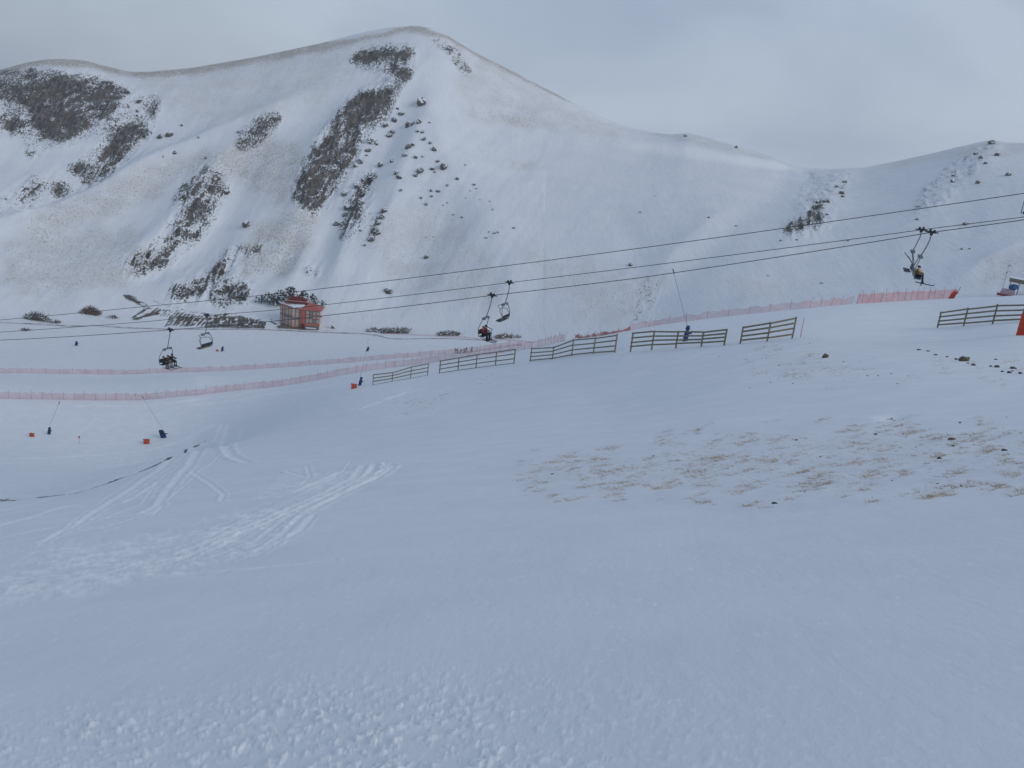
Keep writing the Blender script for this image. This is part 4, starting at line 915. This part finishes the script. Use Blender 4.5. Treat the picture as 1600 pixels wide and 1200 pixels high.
ch['c'] = chair(769,461.5,L3,1,'occupied chair in the middle carrying two riders, one in red')
ch['d'] = chair(796,441.5,L2,-1,'empty dark chair in the middle, right of the red rider',True,yo=.25)
ch['e'] = chair(1456,363,L3,1,'occupied chair at right with a rider in yellow',hl=1.95)
ch['f'] = chair(1440,359,L2,-1,'empty chair at right seen partly behind the yellow rider',True,hl=1.85,yo=.3)
# ------------------------------------------------------------------ people
SK = mat('skin', (.45, .27, .2), .6)
def cm(name, c): return mat(name, c, .85, var=.2, vscale=4)
def person(loc, yaw, pose, jac, tro, hel, lab, group=None, hgt=1.72, seed=0, boots=(.03, .03, .035), lean=0.0, arms=0):
    rn = random.Random(seed); k = hgt/1.75
    J = {}
    def put(n, x, y, z, r): J[n] = (vec(x, y, z)*k, r*k)
    if pose == 'sit':
        hz = .0; put('pel', 0, 0, .12, .165); put('bel', 0, -.02, .30, .155); put('chest', 0, -.04+lean, .50, .175); put('neck', 0, -.01+lean, .66, .065); put('head', 0, .02+lean, .77, .115); put('crown', 0, .01+lean, .87, .10)
        for s, q in ((-1, 'l'), (1, 'r')):
            put(q+'sh', s*.19, -.03+lean, .60, .085); put(q+'el', s*.27, .12+lean, .36, .06); put(q+'wr', s*.18, .36, .34, .045); put(q+'ha', s*.15, .44, .34, .05); put(q+'th', s*.11, .43, .38, .022)
            put(q+'hp', s*.10, .05, .10, .12); put(q+'kn', s*.13, .50, .13, .085); put(q+'an', s*.14, .50+.04, -.32, .06); put(q+'he', s*.14, .51, -.40, .06); put(q+'to', s*.15, .70, -.42, .055)
    else:
        b = {'stand': 0, 'ski': 1, 'bend': 2}[pose]
        kb = (.02, .16, .06)[b]; fw = (.0, .14, .42)[b]; dn = (.0, .07, .05)[b]; cz = (0, -.05, -.30)[b]
        put('pel', 0, -.02-.1*(b == 2), .92-dn, .15); put('bel', 0, fw*.3, 1.08-dn+cz*.2, .14); put('chest', 0, fw*.75, 1.28-dn+cz*.65, .17); put('neck', 0, fw*1.0, 1.46-dn+cz, .065); put('head', 0, fw*1.12+.03, 1.57-dn+cz*1.05, .115); put('crown', 0, fw*1.15+.02, 1.67-dn+cz*1.1, .10)
        for s, q in ((-1, 'l'), (1, 'r')):
            az = rn.uniform(-.1, .2); put(q+'sh', s*.19, fw*.85, 1.38-dn+cz*.85, .085); put(q+'el', s*(.28+arms*.1), fw+.06+az, 1.10-dn+cz*.9+arms*.1, .06); put(q+'wr', s*(.26+arms*.2), fw+.30+az, 1.0-dn+cz*.9+arms*.2, .045); put(q+'ha', s*(.25+arms*.2), fw+.38+az, .99-dn+cz*.9+arms*.25, .05); put(q+'th', s*.20, fw+.36+az, 1.03-dn+cz*.9, .022)
            put(q+'hp', s*.10, -.01, .88-dn, .125); put(q+'kn', s*.13, kb, .48-dn*.5, .085); put(q+'an', s*.13, -.02, .10, .06); put(q+'he', s*.13, -.03, .06, .06); put(q+'to', s*.14, .17, .05, .055)
    E = [('pel','bel'),('bel','chest'),('chest','neck'),('neck','head'),('head','crown')]
    for q in 'lr': E += [('chest',q+'sh'),(q+'sh',q+'el'),(q+'el',q+'wr'),(q+'wr',q+'ha'),(q+'wr',q+'th'),('pel',q+'hp'),(q+'hp',q+'kn'),(q+'kn',q+'an'),(q+'an',q+'he'),(q+'he',q+'to')]
    names = list(J); idx = {n: i for i, n in enumerate(names)}
    me = bpy.data.meshes.new('person'); me.from_pydata([tuple(J[n][0]) for n in names], [(idx[a], idx[b]) for a, b in E], []); tmp = bpy.data.objects.new('person_rig', me); C.objects.link(tmp)
    sm = tmp.modifiers.new('s', 'SKIN'); tmp.modifiers.new('u', 'SUBSURF').levels = 1
    for i, n in enumerate(names): me.skin_vertices[0].data[i].radius = (J[n][1], J[n][1]*(.75 if n in ('chest', 'bel', 'pel') else 1))
    me.skin_vertices[0].data[idx['pel']].use_root = True
    dg = bpy.context.evaluated_depsgraph_get(); em = bpy.data.meshes.new_from_object(tmp.evaluated_get(dg)); bpy.data.objects.remove(tmp); 
    o = bpy.data.objects.new('person', em); C.objects.link(o); em.materials.clear()
    for c in (jac, tro, SK, cm('boot', boots), hel): em.materials.append(c)
    kind = {'head': 2, 'crown': 4, 'neck': 0}
    cents = np.array([p.center[:] for p in em.polygons]); mi = []
    segs = []
    for a, b in E:
        m_ = 0
        if b in ('head',): m_ = 2
        if b == 'crown': m_ = 4
        if b[1:] in ('kn', 'an') or b[1:] == 'hp': m_ = 1
        if b[1:] in ('he', 'to'): m_ = 3
        if b[1:] in ('ha', 'th'): m_ = 3
        segs.append((J[a][0], J[b][0], m_, J[b][1]))
    for c in cents:
        best = 9; bm_ = 0
        for a, b, m_, r_ in segs:
            L = b-a; tt_ = np.clip(np.dot(c-a, L)/np.dot(L, L), 0, 1); d = np.linalg.norm(c-a-L*tt_)-r_*.5
            if d < best: best = d; bm_ = m_
        mi.append(bm_)
    em.polygons.foreach_set('material_index', mi); em.polygons.foreach_set('use_smooth', [True]*len(mi)); em.update()
    o.location = tuple(loc); o.rotation_euler = (0, 0, yaw); tag(o, lab, 'person', group)
    hd = J['head'][0]; hh = stone_mb(.125*k, .135*k, .12*k, 1, 2, 0); hh.v = [(x+hd[0], y+hd[1]-.01, max(z, -.01)+hd[2]+.05) for x, y, z in hh.v]; hh.build('helmet', hel, o, True)
    MB().box(hd+vec(0, .115*k, .02*k), (.19*k, .05*k, .075*k)).build('goggles', MDK, o)
    MB().tube([hd+vec(0, .11*k, -.01*k), hd+vec(0, .14*k, -.035*k)], [.02*k, .012*k], 5).build('nose', SK, o)
    return o, J
def skis(loc, yaw, lab, sep=.26, ln=1.65, col=(.05, .05, .06), pitch=0.0, group=None, fwd=.12):
    t = thing('pair_of_skis', lab, 'skis', loc, yaw, group); t.rotation_euler = (pitch, 0, yaw); m = cm('ski_top', col)
    for s in (-1, 1):
        x = s*sep/2; b = MB(); b.box((x, fwd, 0), (.09, ln*.86, .03)); b.add([(x-.045, fwd+ln*.43, -.015), (x+.045, fwd+ln*.43, -.015), (x+.03, fwd+ln*.55, .12), (x-.03, fwd+ln*.55, .12), (x-.045, fwd+ln*.43, .015), (x+.045, fwd+ln*.43, .015), (x+.03, fwd+ln*.55, .135), (x-.03, fwd+ln*.55, .135)], [(0, 1, 2, 3), (7, 6, 5, 4), (0, 3, 7, 4), (1, 5, 6, 2), (2, 6, 7, 3)])
        b.build('ski', m, t)
        MB().box((x, .02, .04), (.08, .3, .05)).build('binding', MDK, t)
    return t
def seat_on(key, xs, specs):
    t, p, yaw, y0, zs = ch[key]; cy, sy = math.cos(yaw), math.sin(yaw)
    for x, (jc, tr, he, lab, sl, lean, sc) in zip(xs, specs):
        l = vec(x, y0+.02, zs+.09); w_ = p+vec(l[0]*cy-l[1]*sy, l[0]*sy+l[1]*cy, l[2]); person(w_, yaw, 'sit', jc, tr, he, lab, 'riders on the chairlift', seed=int(x*10)+7, lean=lean)
        f = vec(x, y0+.02+.56, zs+.09-.47); w2 = p+vec(f[0]*cy-f[1]*sy, f[0]*sy+f[1]*cy, f[2]); skis(w2, yaw, sl, .28, 1.5, sc, -.08, 'skis worn by the chairlift riders')
BK = cm('black_cloth', (.012, .013, .016)); OL = cm('olive_cloth', (.06, .055, .035)); RD = cm('red_cloth', (.22, .015, .025)); YL = cm('yellow_cloth', (.34, .20, .035)); CR = cm('cream_cloth', (.45, .40, .30)); NV = cm('navy_cloth', (.02, .03, .06)); GY_ = cm('grey_cloth', (.12, .11, .11)); TN = cm('tan_cloth', (.17, .13, .09))
seat_on('a', (-.68, 0, .68), [(BK, BK, BK, 'person in black riding nearest the camera on the far left chair', 'dark skis hanging below the left rider of three', 0, (.03,.03,.04)), (OL, TN, OL, 'person in olive jacket seated between two dark-clad riders', 'dark skis hanging below the olive-jacketed rider', .03, (.05,.05,.06)), (BK, BK, NV, 'person in dark navy helmet riding at the outer side of three', 'grey skis pointing right below the outer rider of three', 0, (.22,.23,.25))])
seat_on('c', (-.1, .55), [(cm('dark_red_cloth', (.10, .012, .018)), BK, BK, 'person in dark maroon jacket seated beside the red rider', 'skis hanging below the maroon-jacketed rider', 0, (.05,.05,.05)), (RD, BK, RD, 'person in bright red jacket riding the middle chair', 'dark skis hanging below the bright red rider', .02, (.08,.08,.09))])
seat_on('e', (.1,), [(YL, NV, BK, 'person in yellow jacket riding the right chair with legs dangling', 'dark skis hanging below the yellow-jacketed rider', .05, (.015,.02,.03))])
t, p, yaw, y0, zs = ch['e']; bag = stone_mb(.36, .3, .3, 9, 3, .15); cy, sy = math.cos(yaw), math.sin(yaw); l = vec(-.55, y0+.15, zs+.36); o = bag.build('cream_bag', CR, None, True); o.location = tuple(p+vec(l[0]*cy-l[1]*sy, l[0]*sy+l[1]*cy, l[2])); tag(o, 'rounded cream bag lying on the chair seat beside the yellow rider', 'bag')
for k, (u, v, pose, yw, jc, tr, he, lab, hg) in enumerate([(711,549.5,'stand',.4,cm('green_dark', (.02, .05, .035)),GY_,BK,'person in dark green standing at the left of the group',1.5),(714.8,552,'bend',1.2,BK,cm('brown_cloth', (.12, .03, .02)),BK,'person in black bending over with brown trousers in the group',1.55),(718.5,552.3,'bend',-1.0,RD,cm('wine_cloth', (.12, .02, .03)),BK,'person in red crouching second from the left of the group',1.45),(725.5,551.5,'ski',2.0,cm('wine_jacket', (.16, .03, .04)),GY_,BK,'person in wine-red jacket skiing bent forward in mid group',1.45),(728,550.5,'stand',-.6,BK,RD,BK,'person with black jacket and red trousers standing in mid group',1.6),(737,549.5,'ski',.2,cm('grey_jacket', (.28, .28, .31)),NV,BK,'person in pale grey jacket apart at the right of the group',1.65)]):
    p = ground_at(u, v, 100); person(p, yw, pose, jc, tr, he, lab, 'skiers gathered behind the snow fence', hg, k)
    skis(p+vec(0, 0, .04), yw, ['dark skis under the person in dark green','dark skis under the bending person in black','dark skis under the crouching person in red','dark skis under the wine-red skier','dark skis under the person with red trousers','dark skis under the pale grey skier'][k], .26, 1.4, (.06, .05, .06), 0, 'skis of the gathered skiers')
# ------------------------------------------------------------------ lift tower at the right edge
TP = ground_at(1603, 544, 40); cen = (online(L3, 1640, 337)+online(L2, 1640, 334))/2
rT = math.hypot(*TP[:2])
# put the tower on the lift line
q = TP[:2]; a0 = L1[0]; dd_ = L1[1]/np.linalg.norm(L1[1]); foot_ = online(L1, 1604, 500)[:2]
TB = vec(foot_[0], foot_[1], zat(*foot_)); topz = online(L1, 1655, 330)[2]; Ht = topz-TB[2]
T = thing('lift_tower', 'steel chairlift tower with orange padded base at the right edge', 'lift tower', TB, YAWR)
MB().tube([(0, 0, -.5), (0, 0, Ht*.5), (0, 0, Ht+.6)], [.36, .32, .26], 14).build('mast', MST, T, True)
MB().tube([(0, 0, -.2), (0, 0, 1.75), (0, 0, 1.78)], [.47, .46, .42], 14).build('base_padding', MORD, T, True)
MB().tube([(0, 0, 1.8), (0, 0, 2.7)], [.43, .41], 14).build('grey_padding', mat('grey_pad', (.22, .21, .22), .8, var=.2), T, True)
MB().box((0, 0, Ht), (7.0, .35, .4)).build('crossarm', MST, T)
for s in (-1, 1):
    b = MB(); b.box((s*3, 0, Ht-.55), (.12, 3.6, .25)); b.build('sheave_beam', MDK, T)
    for y in (-1.5, -.5, .5, 1.5):
        MB().tube([(s*3-.09, y, Ht-.42), (s*3+.09, y, Ht-.42)], .26, 12).build('sheave', MDK, T)
    c_ = MB(); 
    for y in (-1.9, 1.9): c_.tube([(s*3.3, y, Ht-.6), (s*3.3, y, Ht+1.1)], .035)
    c_.tube([(s*3.3, -1.9, Ht+1.1), (s*3.3, 1.9, Ht+1.1)], .035); c_.tube([(s*3.3, -1.9, Ht+.4), (s*3.3, 1.9, Ht+.4)], .03); c_.box((s*3.45, 0, Ht-.6), (.5, 3.8, .05)); c_.build('walkway', MST, T)
lad = MB()
for x in (-.2, .2): lad.tube([(x, .5, 2.8), (x, .42, Ht)], .025)
for k in range(int(Ht/.35)-8): lad.tube([(-.2, .47, 3+k*.35), (.2, .47, 3+k*.35)], .018, 4)
lad.build('ladder', MST, T)
# ------------------------------------------------------------------ small drag-lift station on the brow at the right
SP = ground_at(1567, 462.5, 100); ss = mpp(SP); az0 = math.atan2(SP[0], SP[1]); ST = thing('lift_station_canopy', 'open canopy with a long brown roof on thin posts at the brow', 'lift station', SP, -az0-.08)
def sbx(c, d, ax=None): return MB().box(np.array(c)*ss, np.array(d)*ss, ax)
slp = -.03; ax = [vec(1, 0, slp), vec(0, 1, 0), vec(-slp, 0, 1)]
sbx((36, 0, 26.5), (64, 20, 6.0), ax).build('roof', mat('brown_fascia', (.17, .15, .10), .8, var=.2), ST); sbx((36, 0, 30), (65, 21, 1.0), ax).build('roof_snow', MSN, ST)
for x in (6, 18, 32, 36, 52, 64):
    for y in (-7, 7): MB().tube([vec(x, y, -1)*ss, vec(x, y, 24)*ss], .09, 6).build('post', MST, ST)
for x in (32,): MB().tube([vec(x, -7, 0)*ss, vec(x+6, -7, 22)*ss], .07, 6).build('brace', MST, ST)
sbx((36, 2, 3), (60, 12, 1.0)).build('platform_rail', MST, ST)
# machine under the canopy
Mo = SP+vec(0, 0, 0); D_ = thing('drive_unit', 'blue drive motor on a red and white base under the canopy', 'machine', ground_at(1573, 462.3, 100), -az0)
stone_mb(3.4*ss, 2*ss, 2.2*ss, 77, 3, .3).build('motor_housing', mat('motor_blue', (.03, .10, .25), .6, var=.3), D_).location = (3*ss, 0, 7.4*ss)
b = MB(); b.box(vec(0, 0, 3)*ss, vec(11, 5, 4.5)*ss, taper=.8); b.build('plinth', mat('pink_white_plinth', (.42, .33, .36), .8, var=.3), D_); MB().box(vec(-1, -1, .6)*ss, vec(12, 6, 1.4)*ss).build('red_skirt', mat('dark_red_skirt', (.22, .04, .05), .8), D_)
Lp = ground_at(1563.5, 462.5, 100); LT = thing('lamp_mast', 'slim mast with a small lamp head rising at the canopy corner', 'lamp mast', Lp, -az0)
hL = 48*ss; MB().tube([(0, 0, -.3), (0, 0, hL)], .055, 6).build('pole', MST, LT); MB().box((.35, 0, hL), (.9, .25, .14)).build('lamp_head', MDK, LT); MB().box((0, 0, hL*.78), (.35, .3, .4)).build('junction_box', MDK, LT)
# ------------------------------------------------------------------ roads across the valley floor
MRO = bpy.data.materials.new('packed_road_snow'); MRO.use_nodes = True; t = MRO.node_tree; g = N(t, 'ShaderNodeNewGeometry')
cl_ = mixc(t, ramp(t, noise(t, g.outputs['Position'], .35, 5, .65), .40, .66), (.70, .72, .76), (.30, .28, .28)); t.links.new(cl_, t.nodes['Principled BSDF'].inputs['Base Color']); t.nodes['Principled BSDF'].inputs['Roughness'].default_value = .9
def strip_road(pts, wid, nm='road', m=MRO):
    W = [ground_at(u, v, 150) for u, v in pts]; cum = [0]
    for a_, b_ in zip(W, W[1:]): cum.append(cum[-1]+np.linalg.norm((b_-a_)[:2]))
    W = np.array(W); q = np.arange(0, cum[-1], 1.2); x = np.interp(q, cum, W[:, 0]); y = np.interp(q, cum, W[:, 1])
    for _ in range(6): x[1:-1] = (x[:-2]+x[1:-1]*2+x[2:])/4; y[1:-1] = (y[:-2]+y[1:-1]*2+y[2:])/4
    vs = []
    for k in range(len(q)):
        j = min(k, len(q)-2); d = vec(x[j+1]-x[j], y[j+1]-y[j]); d /= np.linalg.norm(d); n = vec(-d[1], d[0])
        ww = wid*(1+.25*math.sin(k*.35)*math.sin(k*.11))
        for s in (-1, -.33, .33, 1): px_, py_ = x[k]+n[0]*s*ww/2, y[k]+n[1]*s*ww/2; vs.append((px_, py_, zat(px_, py_)+.16))
    o = MB().add(vs, [(k*4+j, k*4+4+j, k*4+5+j, k*4+1+j) for k in range(len(q)-1) for j in range(3)]).build(nm, m, None, True); o['kind'] = 'structure'
strip_road([(-40,501),(0,504),(60,506.5),(110,510),(150,508.5),(190,512),(250,514),(330,514.5),(400,514.5),(440,516),(500,519),(560,521)], 1.5)
strip_road([(560,521),(590,524),(612,530),(700,529),(780,532)], 1.0)

# ------------------------------------------------------------------ the damp air of the valley
zmax_ = max(float(Z.max()), -float(Z.min())); print('z', Z.min(), Z.max())
hz = MB().box((0, 0, 0), (2300, 2300, 2*(zmax_+6))).build('haze', None or mat('haze_air')); hz['kind'] = 'stuff'; m = hz.data.materials[0]; t = m.node_tree
for n in list(t.nodes):
    if n.type == 'BSDF_PRINCIPLED': t.nodes.remove(n)
pv = N(t, 'ShaderNodeVolumePrincipled'); pv.inputs['Color'].default_value = (.97, .985, 1, 1); pv.inputs['Density'].default_value = .0003; pv.inputs['Anisotropy'].default_value = .2
t.links.new(pv.outputs[0], t.nodes['Material Output'].inputs['Volume'])
